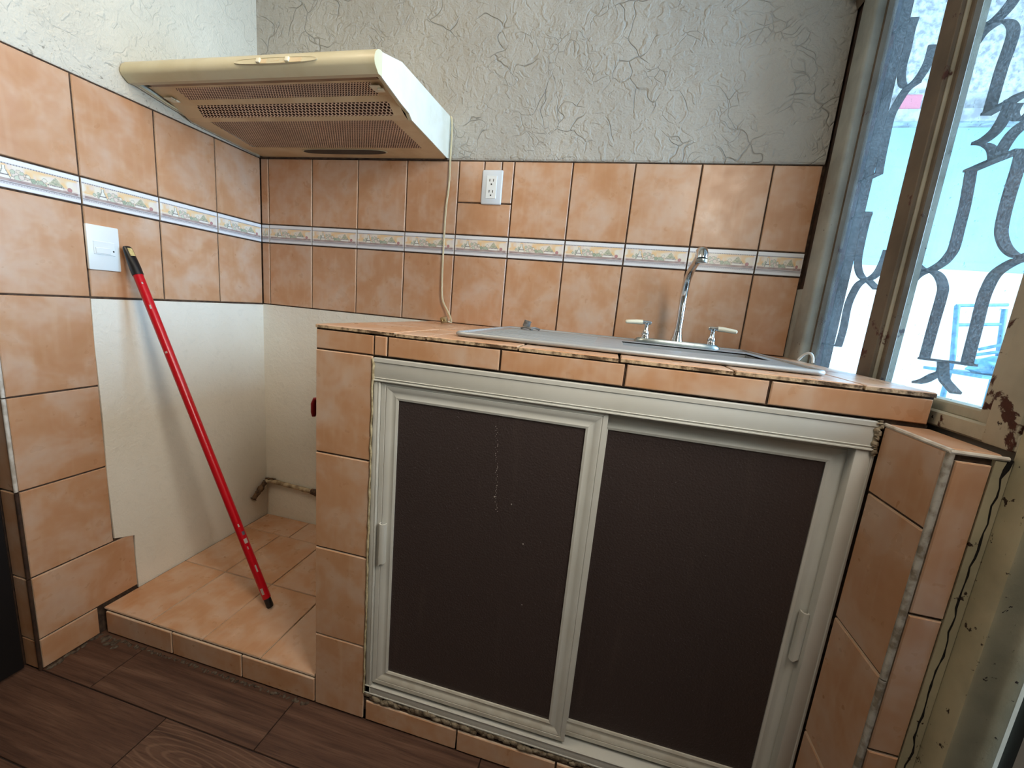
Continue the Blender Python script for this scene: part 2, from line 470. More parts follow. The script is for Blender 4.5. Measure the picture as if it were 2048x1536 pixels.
def smooth_path(pts, n=6):
    """Catmull-Rom through the points"""
    P = [Vector(p) for p in pts]
    if len(P) < 3: return P
    out = []
    for i in range(len(P) - 1):
        p0 = P[max(0, i - 1)]; p1 = P[i]; p2 = P[i + 1]; p3 = P[min(len(P) - 1, i + 2)]
        for k in range(n):
            t = k / n
            out.append(0.5 * ((2 * p1) + (p2 - p0) * t + (2 * p0 - 5 * p1 + 4 * p2 - p3) * t * t + (3 * p1 - p0 - 3 * p2 + p3) * t ** 3))
    out.append(P[-1])
    return out

# tiles: local x = width, local z = height, glazed face at y = 0 looking to -y
TILES = {}
FACING = {'front': (0, 0, 0), 'right': (0, 0, math.pi / 2), 'left': (0, 0, -math.pi / 2), 'up': (-math.pi / 2, 0, 0)}
def tile_mesh(w, h, t=0.006, ch=0.0016, side=None):
    key = (round(w, 3), round(h, 3), t, side.name if side else '')
    if key in TILES: return TILES[key]
    bm = bmesh.new()
    def ring(dx, y): return [bm.verts.new((sx * (w / 2 - dx), y, sz * (h / 2 - dx))) for sx, sz in ((-1, -1), (1, -1), (1, 1), (-1, 1))]
    a, b, c = ring(0, t), ring(0, ch), ring(ch, 0)
    f = bm.faces.new(c); f.material_index = 0
    for k in range(4):
        j = (k + 1) % 4
        bm.faces.new((b[k], b[j], c[j], c[k])).material_index = 0
        bm.faces.new((a[k], a[j], b[j], b[k])).material_index = 1
    bm.faces.new(list(reversed(a))).material_index = 1
    bmesh.ops.recalc_face_normals(bm, faces=bm.faces)
    me = bpy.data.meshes.new('tile'); bm.to_mesh(me); bm.free()
    me.materials.append(M_TILE); me.materials.append(side or M_BISC)
    TILES[key] = me
    return me
G = 0.0048   # joint width
def tile(parent, facing, u0, u1, v0, v1, plane, name='tile', t=0.006, side=None, jit=0.0006):
    """u,v: X,Z for 'front'; Y,Z for 'right'/'left'; X,Y for 'up'; plane: where the face lies"""
    w, h = abs(u1 - u0) - G, abs(v1 - v0) - G
    uc, vc = (u0 + u1) / 2, (v0 + v1) / 2
    d = random.uniform(-jit, jit)
    loc = {'front': (uc, plane + d, vc), 'right': (plane + d, uc, vc), 'left': (plane + d, uc, vc), 'up': (uc, vc, plane + d)}[facing]
    r = list(FACING[facing])
    o = mesh_obj(name, tile_mesh(w, h, t, side=side), parent, loc, r)
    return o

# ================================================================ STRUCTURE
ZB, ZBB, ZBT, ZT = 1.040, 1.2862, 1.3582, 1.6042   # joints of the wall tiling
CEIL = 2.55
# ---- floor with wood-look planks
floor = bxo('floor', (-1.3, 2.6, -4.0, 0.3, -0.12, -0.004), M_FJOINT); tag(floor, 'brown wood-look plank floor with dark joints', kind='structure')
PL, PW = 0.537, 0.178
pm = {}
def plank(x0, x1, y0, y1):
    cath = abs(x0 - 0.4425) < 0.01 and abs(y1 + 0.79) < 0.01
    w, h = round(x1 - x0 - 0.003, 3), round(y1 - y0 - 0.003, 3) + (1e-5 if cath else 0)
    if (w, h) not in pm:
        bm = bmesh.new(); box(bm, -w / 2, w / 2, -h / 2, h / 2, -0.008, 0, bev=0.0008)
        me = bpy.data.meshes.new('plank'); bm.to_mesh(me); bm.free(); me.materials.append(M_FLOORC if cath else M_FLOOR); pm[(w, h)] = me
    mesh_obj('plank', pm[(w, h)], floor, ((x0 + x1) / 2, (y0 + y1) / 2, random.uniform(-0.0006, 0)))
for k in range(9):
    y1 = -0.612 - PW * k; y0 = y1 - PW
    x = 0.174 - 3 * PL + (PL / 2 if k % 2 else 0)
    while x < 2.0:
        a, b = max(x, -1.25), min(x + PL, 1.97)
        if b - a > 0.02: plank(a, b, y0, y1)
        x += PL
bm = bmesh.new()
random.seed(3)
def rubble(bm, p0, p1, n, r, sz):
    for i in range(n):
        f = (i + random.random()) / n
        c = Vector(p0).lerp(Vector(p1), f) + Vector((random.uniform(-1, 1) * r, random.uniform(-1, 1) * r, 0))
        s = random.uniform(0.5, 1.2) * sz
        m = Matrix.Translation(c) @ Matrix.Rotation(random.uniform(0, 6), 4, 'Z') @ Matrix.Diagonal((s * 1.5, s, s * 0.55, 1))
        bmesh.ops.create_icosphere(bm, subdivisions=1, radius=1, matrix=m)
rubble(bm, (0.0, -0.655, 0.0), (0.75, -0.652, 0.0), 90, 0.003, 0.0045)
rubble(bm, (0.0, -0.652, 0.0), (0.006, -0.785, 0.0), 16, 0.005, 0.007)
rubble(bm, (0.02, -0.665, 0.0), (0.10, -0.67, 0.0), 14, 0.01, 0.007)
o = fin(bm, 'floor_mortar', M_DUST, floor, smooth=60); o['kind'] = 'stuff'
for (x, y, s) in ((0.25, -0.76, .003), (0.27, -0.80, .0025), (0.74, -0.655, .004), (0.88, -0.665, .003), (-0.04, -0.83, .005)):
    pass

# ---- back wall
wall_back = bxo('wall_back', (-0.2, 2.10, 0.0045, 0.17, -0.1, CEIL), M_GROUT)
tag(wall_back, 'rough plaster back wall tiled in peach up to mid height', kind='structure')
bm = bmesh.new()
prism(bm, [(0.006, 1.607), (-0.001, 1.608), (-0.004, 1.613), (-0.0045, 1.62), (-0.0045, CEIL), (0.006, CEIL)], 0, 0.0, 1.968)
fin(bm, 'upper_plaster', M_STUCCO, wall_back)
bxo('nook_plaster', (0.0, 0.80, -0.0015, 0.006, 0.02, ZB - 0.002), M_NOOK, wall_back)
# outer skin of the wall seen through the glass
bxo('window_reveal', (2.009, 2.058, -0.055, 0.0045, 0.0, CEIL), M_EXTR, wall_back)
xs = [0.0] + [0.0366 + 0.2 * i for i in range(10)] + [1.968]
for a, b in zip(xs, xs[1:]):
    tile(wall_back, 'front', a, b, ZB, ZBB, 0)
    if abs(a - 0.8366) < 0.01:
        tile(wall_back, 'front', a, b, ZBT, 1.468, 0)
        tile(wall_back, 'front', a, 0.930, 1.468, 1.606, 0)
        tile(wall_back, 'front', 0.930, 0.993, 1.570, 1.606, 0)
        tile(wall_back, 'front', 0.993, b, 1.468, 1.606, 0)
    else:
        tile(wall_back, 'front', a, b, ZBT, 1.606, 0)

# ---- printed border tiles
def border_mesh():
    NX, NY = 150, 54; W_, H_ = 0.2 - G, 0.072 - G
    def lerp(a, b, t): return [a[i] + (b[i] - a[i]) * t for i in range(3)]
    rnd = random.Random(11)
    grid = [[rnd.random() for _ in range(40)] for _ in range(20)]
    def vn(x, y):
        xi, yi = int(x) % 39, int(y) % 19; fx, fy = x - int(x), y - int(y)
        fx = fx * fx * (3 - 2 * fx); fy = fy * fy * (3 - 2 * fy)
        a = grid[yi][xi] * (1 - fx) + grid[yi][xi + 1] * fx; b = grid[yi + 1][xi] * (1 - fx) + grid[yi + 1][xi + 1] * fx
        return a * (1 - fy) + b * fy
    blobs = []
    for i in range(11): blobs.append((0.34 + 0.30 * rnd.random(), 0.34 + 0.20 * rnd.random(), 0.020 + 0.022 * rnd.random(), rnd.choice([(196, 204, 184), (222, 206, 196), (206, 214, 200), (228, 222, 208), (214, 190, 176)])))
    for i in range(10): blobs.append((0.12 + 0.3 * rnd.random(), 0.36 + 0.3 * rnd.random(), 0.014 + 0.016 * rnd.random(), rnd.choice([(180, 190, 168), (216, 204, 186), (168, 178, 160), (226, 214, 200)])))
    for i in range(8): blobs.append((0.50 + 0.14 * rnd.random(), 0.34 + 0.12 * rnd.random(), 0.016 + 0.016 * rnd.random(), rnd.choice([(140, 160, 132), (166, 182, 156), (192, 200, 178)])))
    def colour(u, v):
        asp = H_ / W_
        c = lerp((232, 224, 208), (232, 190, 130), max(0, min(1, (vn(u * 11, v * 5) - 0.42) * 3.2)) * (0.35 + 0.65 * (v > 0.42)))
        c = lerp(c, (226, 212, 208), max(0, min(1, (vn(u * 17 + 5, v * 6 + 3) - 0.6) * 3)))
        if v < 0.36 + 0.03 * vn(u * 30, 2): c = lerp(c, (214, 196, 190), 0.6)
        for bx_, by_, r, bc in blobs:
            d = math.hypot(u - bx_, (v - by_) * asp) / r
            if d < 1: c = lerp(bc, (120, 122, 108), 0.75 if d > 0.80 else 0.0)
        # carafe
        du, dv = abs(u - 0.245), v
        if 0.34 < dv < 0.74:
            wv = 0.010 + 0.040 * max(0, (0.62 - dv) / 0.28)
            if du < wv + 0.008: c = (112, 116, 110)
            if du < wv: c = (232, 232, 224)
            if 0.42 < dv < 0.455 and du < wv + 0.006: c = (92, 88, 92)
        # fruit basket: pyramid above a white dish
        du = abs(u - 0.74)
        if 0.44 < dv < 0.72 and du < 0.085 * (0.74 - dv) / 0.30:
            c = lerp((120, 136, 112), (206, 198, 168), vn(u * 70, v * 30))
        if 0.40 < dv <= 0.45 and du < 0.095: c = (92, 86, 92) if int(u * 90) % 2 else (176, 170, 168)
        if 0.34 < dv <= 0.40 and du < 0.075: c = (236, 234, 228)
        # red fruit
        d = math.hypot(u - 0.885, (v - 0.40) * asp)
        if d < 0.028: c = (150, 96, 100) if d > 0.02 else (176, 112, 114)
        # table strip
        if 0.24 < v < 0.335: c = lerp((136, 112, 112), (166, 146, 140), vn(u * 20, 9))
        if u < 0.03 or u > 0.975: c = lerp(c, (236, 236, 236), 0.5)
        # bands
        if v > 0.80: c = (212, 216, 222)
        if 0.86 < v < 0.985: c = (232, 236, 242)
        if 0.795 < v < 0.84: c = (96, 94, 104) if int(u * 75) % 2 else (176, 176, 184)
        if v < 0.24: c = (206, 206, 212)
        if 0.185 < v < 0.215: c = (120, 116, 124)
        if 0.14 < v < 0.175: c = (106, 102, 114) if int(u * 75) % 2 else (190, 188, 196)
        if v < 0.12: c = (228, 232, 238)
        if v < 0.02: c = (150, 150, 158)
        return c
    verts = []; faces = []; cols = []
    for j in range(NY + 1):
        for i in range(NX + 1): verts.append(((i / NX - 0.5) * W_, 0.0, (j / NY - 0.5) * H_))
    for j in range(NY):
        for i in range(NX):
            a = j * (NX + 1) + i
            faces.append((a, a + 1, a + NX + 2, a + NX + 1)); cols.append(colour((i + 0.5) / NX, (j + 0.5) / NY))
    nb = len(verts)
    for y in (0.0, 0.006):
        for sx, sz in ((-1, -1), (1, -1), (1, 1), (-1, 1)): verts.append((sx * W_ / 2, y, sz * H_ / 2))
    for k in range(4):
        j = (k + 1) % 4
        faces.append((nb + 4 + k, nb + 4 + j, nb + j, nb + k)); cols.append((228, 224, 218))
    faces.append((nb + 7, nb + 6, nb + 5, nb + 4)); cols.append((228, 224, 218))
    me = bpy.data.meshes.new('border_tile'); me.from_pydata(verts, [], faces)
    at = me.color_attributes.new('print', 'FLOAT_COLOR', 'CORNER')
    data = []
    for p, c in zip(me.polygons, cols):
        data += list(srgb(*[k * 0.78 + 222 * 0.22 for k in c])) * p.loop_total
    at.data.foreach_set('color', data)
    t = NT('printed_border_glaze')
    a = t.add('ShaderNodeAttribute'); a.attribute_name = 'print'
    t.set(color=a.outputs['Color'], rough=0.28)
    me.materials.append(t.m)
    return me
BME = border_mesh()
def border(parent, facing, u0, u1):
    w = u1 - u0 - G
    uc, vc = (u0 + u1) / 2, (ZBB + ZBT) / 2
    loc = (uc, 0, vc) if facing == 'front' else (0, uc, vc)
    o = mesh_obj('border_tile', BME, parent, loc, FACING[facing])
    o.scale = (w / (0.2 - G), 1, 1)
for a, b in zip(xs, xs[1:]): border(wall_back, 'front', a, b)

# ---- left wall
YL = -0.7925
wall_left = bxo('wall_left', (-0.15, -0.0045, YL + 0.0045, 0.0, -0.1, CEIL), M_GROUT)
tag(wall_left, 'left wall with peach tiles, printed border and bare plaster below', kind='structure')
bm = bmesh.new()
prism(bm, [(-0.006, 1.6075), (-0.0005, 1.6078), (0.0002, 1.611), (0.0002, CEIL), (-0.006, CEIL)], 1, YL, 0.0)
fin(bm, 'upper_plaster', M_PLLEFT, wall_left)
bm = bmesh.new()
# bare plaster, with a ragged edge towards the tiles
edge = [(-0.5965, 1.036), (-0.598, 0.9), (-0.595, 0.7), (-0.5975, 0.5), (-0.594, 0.296), (-0.5385, 0.276), (-0.541, 0.2), (-0.5395, 0.085)]
prism(bm, edge + [(0.0, 0.085), (0.0, 1.036)], 0, -0.006, 0.0012)
fin(bm, 'nook_plaster', M_NOOK, wall_left)
ys = [0.0, -0.1947, -0.3947, -0.5947, YL + 0.003]
for a, b in zip(ys, ys[1:]):
    tile(wall_left, 'right', b, a, ZB, ZBB, 0)
    tile(wall_left, 'right', b, a, ZBT, 1.606, 0)
    border(wall_left, 'right', b, a)
for z1, z0 in ((ZB, 0.786), (0.786, 0.536), (0.536, 0.286)):
    tile(wall_left, 'right', YL + 0.003, -0.5947, z0, z1, 0)
tile(wall_left, 'right', YL + 0.003, -0.5395, 0.095, 0.286, 0)
tile(wall_left, 'right', YL + 0.003, -0.652, 0.002, 0.095, 0)
# end face of the left wall: narrow brown tiles and a metal edge strip
for z1, z0 in ((1.606, ZBT), (ZBT, ZBB), (ZBB, ZB), (ZB, 0.786), (0.786, 0.536), (0.536, 0.286), (0.286, 0.095), (0.095, 0.002)):
    o = tile(wall_left, 'front', -0.062, -0.006, z0, z1, YL - 0.001)
for z0, z1, m in ((0.538, 0.784, M_TRIMW), (0.788, 1.038, M_TRIMW), (1.04, 1.604, M_TRIMW), (0.288, 0.534, M_DARKWOOD), (0.002, 0.284, M_DARKWOOD)):
    bm = bmesh.new(); tube(bm, [(-0.0035, YL + 0.0005, z0), (-0.0035, YL + 0.0005, z1)], 0.0042, 10)
    fin(bm, 'edge_strip', m, wall_left, smooth=40)
bm = bmesh.new()
prism(bm, [(-0.062, -0.001), (-0.066, 0.006), (-0.080, 0.006), (-0.084, -0.001)], 2, 0.0, CEIL)
for v in bm.verts: v.co.y = YL - v.co.y
fin(bm, 'jamb_strip', M_DARKWOOD, wall_left)

# ---- rest of the room, out of the picture
bxo('ceiling', (-1.3, 2.12, -4.1, 0.17, CEIL, CEIL + 0.12), M_ROOM)['kind'] = 'structure'
o = bpy.data.objects['ceiling']; o['label'] = 'plain plastered ceiling above the kitchen'
bm = bmesh.new()
box(bm, -0.2, -0.085, -1.75, YL, 2.1, CEIL); box(bm, -0.2, -0.085, -4.0, -1.75, -0.1, CEIL)
tag(fin(bm, 'wall_doorside', M_ROOM), 'plain plastered wall around the black door', kind='structure')
tag(bxo('wall_rear', (-0.2, 2.1, -4.1, -4.0, -0.1, CEIL), M_ROOM), 'plain plastered rear wall of the kitchen', kind='structure')
bm = bmesh.new()
for d in ((2.0, 2.1, -4.0, -1.66, -0.1, CEIL), (2.0, 2.1, -1.66, 0.0, 2.38, CEIL), (2.0, 2.1, -0.79, 0.0, -0.1, 0.985)): box(bm, *d)
wall_right = fin(bm, 'wall_right', M_ROOM)
tag(wall_right, 'plastered wall below and above the steel window', kind='structure')

# ---- black door on the left
door = empty('door_1', (-0.05, -0.80, 0)); tag(door, 'black steel door beside the tiled wall end', kind='structure')
bxo('door_leaf', (-0.09, -0.045, -1.74, -0.803, 0.006, 2.09), M_BLACKDOOR, door, bev=0.002)
for z in (0.35, 1.0, 1.7): bxo('door_panel', (-0.047, -0.039, -1.60, -0.92, z - 0.25, z + 0.25), M_BLACKDOOR, door, bev=0.003)

# ---- steel window
win = empty('window_1', (2.0, -0.4, 1.0)); tag(win, 'steel window with flaking cream paint and rust above the counter', kind='structure')
Z0, Z1 = 0.985, 2.38
bm = bmesh.new()
box(bm, 1.968, 2.0, -0.106, -0.028, Z0, Z1, bev=0.009, seg=3)
fin(bm, 'jamb', M_FRAMEG, win, smooth=40)
bxo('jamb_recess', (1.974, 2.005, -0.035, 0.0045, Z0, Z1), M_DARKWOOD, win)
bm = bmesh.new(); prism(bm, [(1.968, -0.010), (1.972, -0.030), (1.985, -0.034), (1.985, 0.0045), (1.968, 0.0045)], 2, 1.035, 1.25)
fin(bm, 'mortar_fillet', M_FRAMEG, win)
bm = bmesh.new(); box(bm, 1.992, 2.012, -0.116, -0.104, Z0, Z1)
fin(bm, 'glazing_stop', M_FRAMEB, win)
# middle bar
bm = bmesh.new(); box(bm, 1.976, 1.984, -0.4325, -0.386, Z0, Z1, bev=0.001); fin(bm, 'mullion_face', M_FRAMEB, win)
bm = bmesh.new(); box(bm, 1.984, 2.020, -0.4345, -0.426, Z0, Z1); fin(bm, 'mullion_web', M_FRAME, win)
bm = bmesh.new(); box(bm, 1.990, 2.004, -0.446, -0.4335, Z0, Z1, bev=0.002); fin(bm, 'glazing_stop', M_FRAMEB, win)
# right post, reaching to the floor
bm = bmesh.new(); box(bm, 1.982, 2.02, -0.735, -0.711, Z0, Z1, bev=0.003, seg=2); fin(bm, 'glazing_stop', M_FRAME, win, smooth=40)
bm = bmesh.new(); box(bm, 1.975, 2.03, -0.785, -0.734, Z0, Z1, bev=0.004, seg=2); fin(bm, 'post_face', M_FRAME, win, smooth=40)
bm = bmesh.new(); box(bm, 1.9775, 2.035, -0.830, -0.7865, 0.0, Z1, bev=0.004, seg=2); fin(bm, 'post', M_POST, win, smooth=40)
bm = bmesh.new(); box(bm, 1.978, 2.02, -0.79, 0.0, Z0, 1.012, bev=0.003); fin(bm, 'bottom_rail', M_FRAME, win)
bm = bmesh.new(); box(bm, 1.986, 2.02, -0.73, -0.06, 1.010, 1.030, bev=0.003); fin(bm, 'sill_stop', M_FRAME, win)
bm = bmesh.new(); box(bm, 1.978, 2.02, -0.83, 0.0, 2.36, 2.40, bev=0.003); fin(bm, 'top_rail', M_FRAME, win)
for y0, y1 in ((-0.430, -0.110), (-0.715, -0.434)):
    bxo('pane', (2.004, 2.008, y0, y1, 1.015, 2.37), M_GLASS, win)

# ---- grey door beyond the post
d2 = empty('door_2', (2.0, -0.95, 0)); tag(d2, 'grey door leaf past the dark gap beside the window post', kind='structure')
bxo('door_gap_shade', (2.04, 2.06, -0.905, -0.828, 0.0, 2.38), M_DEEP, d2)  # near-black sheet, the shade inside the gap put into its colour
bxo('door_panel', (1.985, 2.015, -1.66, -0.906, 0.01, 1.27), M_GREYDOOR, d2, bev=0.003)
for y0, y1 in ((-0.99, -0.906), (-1.66, -1.60)): bxo('door_stile', (1.976, 2.02, y0, y1, 0.01, 2.37), M_GREYDOOR, d2, bev=0.003)
for z0, z1 in ((0.012, 0.12), (1.22, 1.29), (2.24, 2.36)): bxo('door_rail', (1.978, 2.018, -1.60, -0.99, z0, z1), M_GREYDOOR, d2, bev=0.003)
bxo('added_door_pane', (2.0, 2.004, -1.61, -0.98, 1.28, 2.25), M_GLASS, d2)  # unseen upper pane, added to go with the right-hand fill light

# ================================================================ THINGS
# ---- ornamental grille outside the glass
grille = empty('window_grille', (2.05, -0.4, 1.0)); tag(grille, 'grey iron grille of curled flat bars outside the window panes', 'grille')
CM = cam.matrix_world.copy(); CC = CM.to_translation(); CR = CM.to_3x3(); F = 823.8
GX = 2.050
def on_grille(u, v):
    d = CR @ Vector(((u - 1024) / F, -(v - 768) / F, -1.0))
    return CC + d * ((GX - CC.x) / d.x)
CURVES = [
 [(1958, -60), (1957, 0), (1957, 25), (1961, 50), (1985, 45), (2010, 22), (2030, -5), (2048, -40)],
 [(1936, 107), (1952, 83), (1965, 65), (1983, 51), (2001, 42), (2016, 43), (2025, 52), (2026, 68), (2017, 98), (2003, 137), (1990, 182), (1978, 224)],
 [(1972, 229), (1988, 220), (2017, 206), (2040, 192), (2075, 180)],
 [(2021, 200), (2015, 221), (1995, 257), (1972, 278), (1953, 287)],
 [(1953, 288), (1970, 289), (1984, 298), (1988, 313), (1986, 323)],
 [(2075, 236), (2048, 249), (2025, 268), (2007, 294), (1999, 311)],
 [(2034, 206), (2025, 225), (2030, 237), (2048, 239), (2062, 228)],
 [(1936, 343), (1988, 321), (2042, 300)],
 [(1942, 343), (1931, 405), (1919, 454), (1909, 493), (1900, 510), (1884, 527), (1858, 541), (1841, 537), (1829, 523), (1828, 503), (1836, 440), (1850, 345)],
 [(2044, 301), (2035, 337), (2017, 395), (2005, 444), (2003, 470), (2012, 495), (2030, 511), (2050, 513), (2080, 500)],
 [(1812, 605), (1819, 574), (1829, 556), (1845, 545), (1862, 542), (1878, 552), (1886, 574), (1882, 597), (1868, 646), (1849, 716)],
 [(2060, 514), (2048, 517), (2021, 527), (1991, 548), (1974, 578), (1964, 607), (1952, 656), (1937, 714), (1934, 728)],
 [(1845, 717), (1876, 721), (1911, 725), (1944, 730)],
 [(1886, 723), (1884, 744), (1868, 751), (1849, 761), (1833, 765)],
 [(1886, 730), (1888, 757), (1900, 773), (1912, 786)],
 [(1790, 68), (1817, 46), (1830, 36)],
 [(1830, 36), (1822, 60), (1814, 98), (1804, 137), (1804, 166), (1814, 175), (1831, 164), (1846, 144), (1858, 120), (1866, 90)],
 [(1835, 163), (1814, 178), (1797, 203), (1782, 232), (1773, 269), (1763, 317), (1758, 346)],
 [(1759, 346), (1738, 356), (1715, 368)],
 [(1709, 437), (1733, 426), (1738, 425)],
 [(1738, 426), (1733, 440), (1724, 477), (1716, 521), (1719, 546), (1731, 559), (1750, 551), (1764, 530), (1775, 500)],
 [(1754, 578), (1743, 567), (1733, 560), (1716, 570), (1702, 595), (1694, 619), (1687, 656), (1677, 691)],
 [(1650, 687), (1677, 692)],
]
for c in CURVES:
    pts = [on_grille(u, v) for u, v in c]
    bm = bmesh.new(); flatbar(bm, smooth_path(pts, 6), 0.0175, 0.0045)
    fin(bm, 'bar', M_GRILLE, grille)
for y in (-0.76, -0.075): bxo('upright', (2.04, 2.06, y - 0.003, y + 0.003, 0.98, 2.4), M_GRILLE, grille)
for z in (0.99, 2.385): bxo('cross_rail', (2.04, 2.06, -0.75, -0.06, z - 0.003, z + 0.003), M_GRILLE, grille)

# ---- low tiled platform in the nook
PZ, PF = 0.088, -0.642
plat = empty('tiled_platform', (0.38, PF / 2, 0)); tag(plat, 'low peach tiled platform in the nook left of the counter', 'platform')
bxo('core', (0.001, 0.766, PF + 0.005, -0.001, 0.0, PZ - 0.005), M_GROUT, plat)
px = [0.004, 0.187, 0.386, 0.588, 0.766]
py = [PF, -0.385, -0.128, -0.002]
G_old = G; G = 0.0032
for j in range(2):
    for a, b in zip(px, px[1:]): tile(plat, 'up', a, b, py[j], py[j + 1], PZ)
for a, b in zip([0.004, 0.228, 0.48, 0.766], [0.228, 0.48, 0.766]): tile(plat, 'up', a, b, py[2], py[3], PZ)
G = G_old
for a, b in zip([0.012, 0.272, 0.524, 0.767], [0.272, 0.524, 0.767]): tile(plat, 'front', a, b, 0.002, PZ - 0.010, PF - 0.001)

# ---- tiled masonry counter
counter = empty('tiled_counter', (1.37, -0.32, 0)); tag(counter, 'peach tiled masonry counter under the window', 'counter')
FY = -0.644; XL, XR = 0.767, 1.968; CT = 1.041
bm = bmesh.new()
box(bm, XL + 0.001, 0.915, FY + 0.005, -0.002, 0.0, 1.034)
box(bm, 0.915, 1.97, FY + 0.005, FY + 0.10, 0.0, 0.066)
box(bm, 0.915, 1.97, FY + 0.005, -0.002, 0.0, 0.03)
box(bm, 1.90, 1.97, FY + 0.005, -0.002, 0.0, 0.984)
box(bm, 0.915, 1.97, -0.04, -0.002, 0.0, 0.984)
# slab with an opening for the basin
for d in ((0.90, 1.40, FY + 0.005, -0.002), (1.84, 1.968, FY + 0.005, -0.002), (1.40, 1.84, FY + 0.005, -0.53), (1.40, 1.84, -0.10, -0.002)):
    box(bm, d[0], d[1], d[2], d[3], 0.984, 1.034)
fin(bm, 'masonry', M_GROUT, counter)
for z1, z0 in ((0.985, 0.733), (0.733, 0.479), (0.479, 0.225), (0.225, 0.003)):
    tile(counter, 'front', XL, 0.917, z0, z1, FY)
for a, b in ((XL, 0.918), (0.918, 0.951), (0.951, 1.2105), (1.2105, 1.4635), (1.4635, 1.7185), (1.7185, XR)):
    tile(counter, 'front', a, b, 0.984, 1.0315, FY, jit=0.001)
for a, b in ((0.921, 1.180), (1.180, 1.432), (1.432, 1.684), (1.684, 1.903)):
    tile(counter, 'front', a, b, 0.003, 0.064, FY)
tx = [XL - 0.001, 0.969, 1.043, 1.247, 1.450, 1.656, 1.862, 1.970]
ty = [FY - 0.003, -0.394, -0.144, -0.002]
for a, b in zip(tx, tx[1:]):
    for c, d in zip(ty, ty[1:]):
        tile(counter, 'up', a, b, c, d, CT, side=M_CHIP, t=0.008, jit=0.0008) if not (a > 1.39 and b < 1.9 and c > -0.42) else None
# rough mortar bead under the sliding-door frame and caulk beside it
bm = bmesh.new(); random.seed(5)
n = 150
for i in range(n):
    x = 0.922 + (1.90 - 0.922) * i / n
    s = random.uniform(0.006, 0.012)
    bmesh.ops.create_icosphere(bm, subdivisions=1, radius=1, matrix=Matrix.Translation((x, FY + 0.004 + random.uniform(-.002, .002), 0.077 + random.uniform(-.006, .006))) @ Matrix.Diagonal((s * 1.3, s * 0.5, s * 0.9, 1)))
fin(bm, 'mortar_bead', M_MORTAR, counter, smooth=70)
bm = bmesh.new(); pts = []
for i in range(60):
    z = 0.09 + (0.978 - 0.09) * i / 59
    pts.append((0.9185 + random.uniform(-0.0012, 0.0012), FY - 0.001, z))
tube(bm, pts, [random.uniform(0.0018, 0.0036) for _ in pts], 7); fin(bm, 'caulk_bead', M_CAULK, counter, smooth=60)
bm = bmesh.new(); pts = []
for i in range(30):
    z = 0.92 + (0.983 - 0.92) * i / 29
    pts.append((1.899 + random.uniform(-0.003, 0.003), FY - 0.001, z))
tube(bm, pts, [random.uniform(0.002, 0.006) for _ in pts], 7); fin(bm, 'mortar_lump', M_MORTAR, counter, smooth=60)

# ---- tiled pier at the right end
pier = empty('tiled_pier', (1.94, -0.72, 0)); tag(pier, 'narrow peach tiled pier with metal edge strips beside the window post', 'pier')
PX, PY, PT = 1.905, -0.790, 0.980
bxo('core', (PX + 0.005, 1.974, PY + 0.005, FY + 0.004, 0.0, PT - 0.005), M_GROUT, pier)
for z1, z0 in ((PT - 0.004, 0.8535), (0.8535, 0.6015), (0.6015, 0.342), (0.342, 0.092), (0.092, 0.003)):
    tile(pier, 'left', PY + 0.006, FY - 0.001, z0, z1, PX)
for z1, z0 in ((PT - 0.014, 0.7205), (0.7205, 0.472), (0.472, 0.222), (0.222, 0.003)):
    tile(pier, 'front', PX + 0.007, 1.9585, z0, z1, PY)
tile(pier, 'up', PX + 0.004, 1.972, PY + 0.006, FY - 0.001, PT)
for z0, z1 in ((0.003, 0.6), (0.603, 0.974)):
    bm = bmesh.new(); tube(bm, [(PX + 0.0025, PY + 0.0025, z0), (PX + 0.0025, PY + 0.0025, z1)], 0.0048, 10)
    fin(bm, 'edge_strip', M_TRIMG, pier, smooth=40)
bm = bmesh.new(); tube(bm, [(PX + 0.002, PY, PT - 0.003), (PX + 0.002, FY, PT - 0.003)], 0.0036, 8); fin(bm, 'edge_strip', M_TRIMW, pier, smooth=40)
bm = bmesh.new(); tube(bm, [(PX, PY + 0.001, PT - 0.004), (1.972, PY + 0.001, PT - 0.004)], 0.0032, 8); fin(bm, 'edge_strip', M_TRIMW, pier, smooth=40)
bxo('mortar_joint', (1.9575, 1.977, PY - 0.0005, PY + 0.05, 0.0, PT - 0.008), M_POST, pier)
# crack running down between pier and post
bm = bmesh.new(); random.seed(9); prev = None; x = 1.974
for i in range(70):
    z = 0.975 - 0.93 * i / 69
    x += random.uniform(-0.0032, 0.0031); x = max(1.966, min(1.976, x))
    w = random.uniform(0.0005, 0.0015) + (0.002 if i > 52 else 0) + (0.002 if i < 2 else 0)
    cur = (bm.verts.new((x - w, PY - 0.0012, z)), bm.verts.new((x + w, PY - 0.0012, z)), bm.verts.new((x + w, PY + 0.003, z)), bm.verts.new((x - w, PY + 0.003, z)))
    if prev:
        for k in range(4): bm.faces.new((prev[k], prev[(k + 1) % 4], cur[(k + 1) % 4], cur[k]))
    prev = cur
fin(bm, 'crack', M_CRACK, pier)

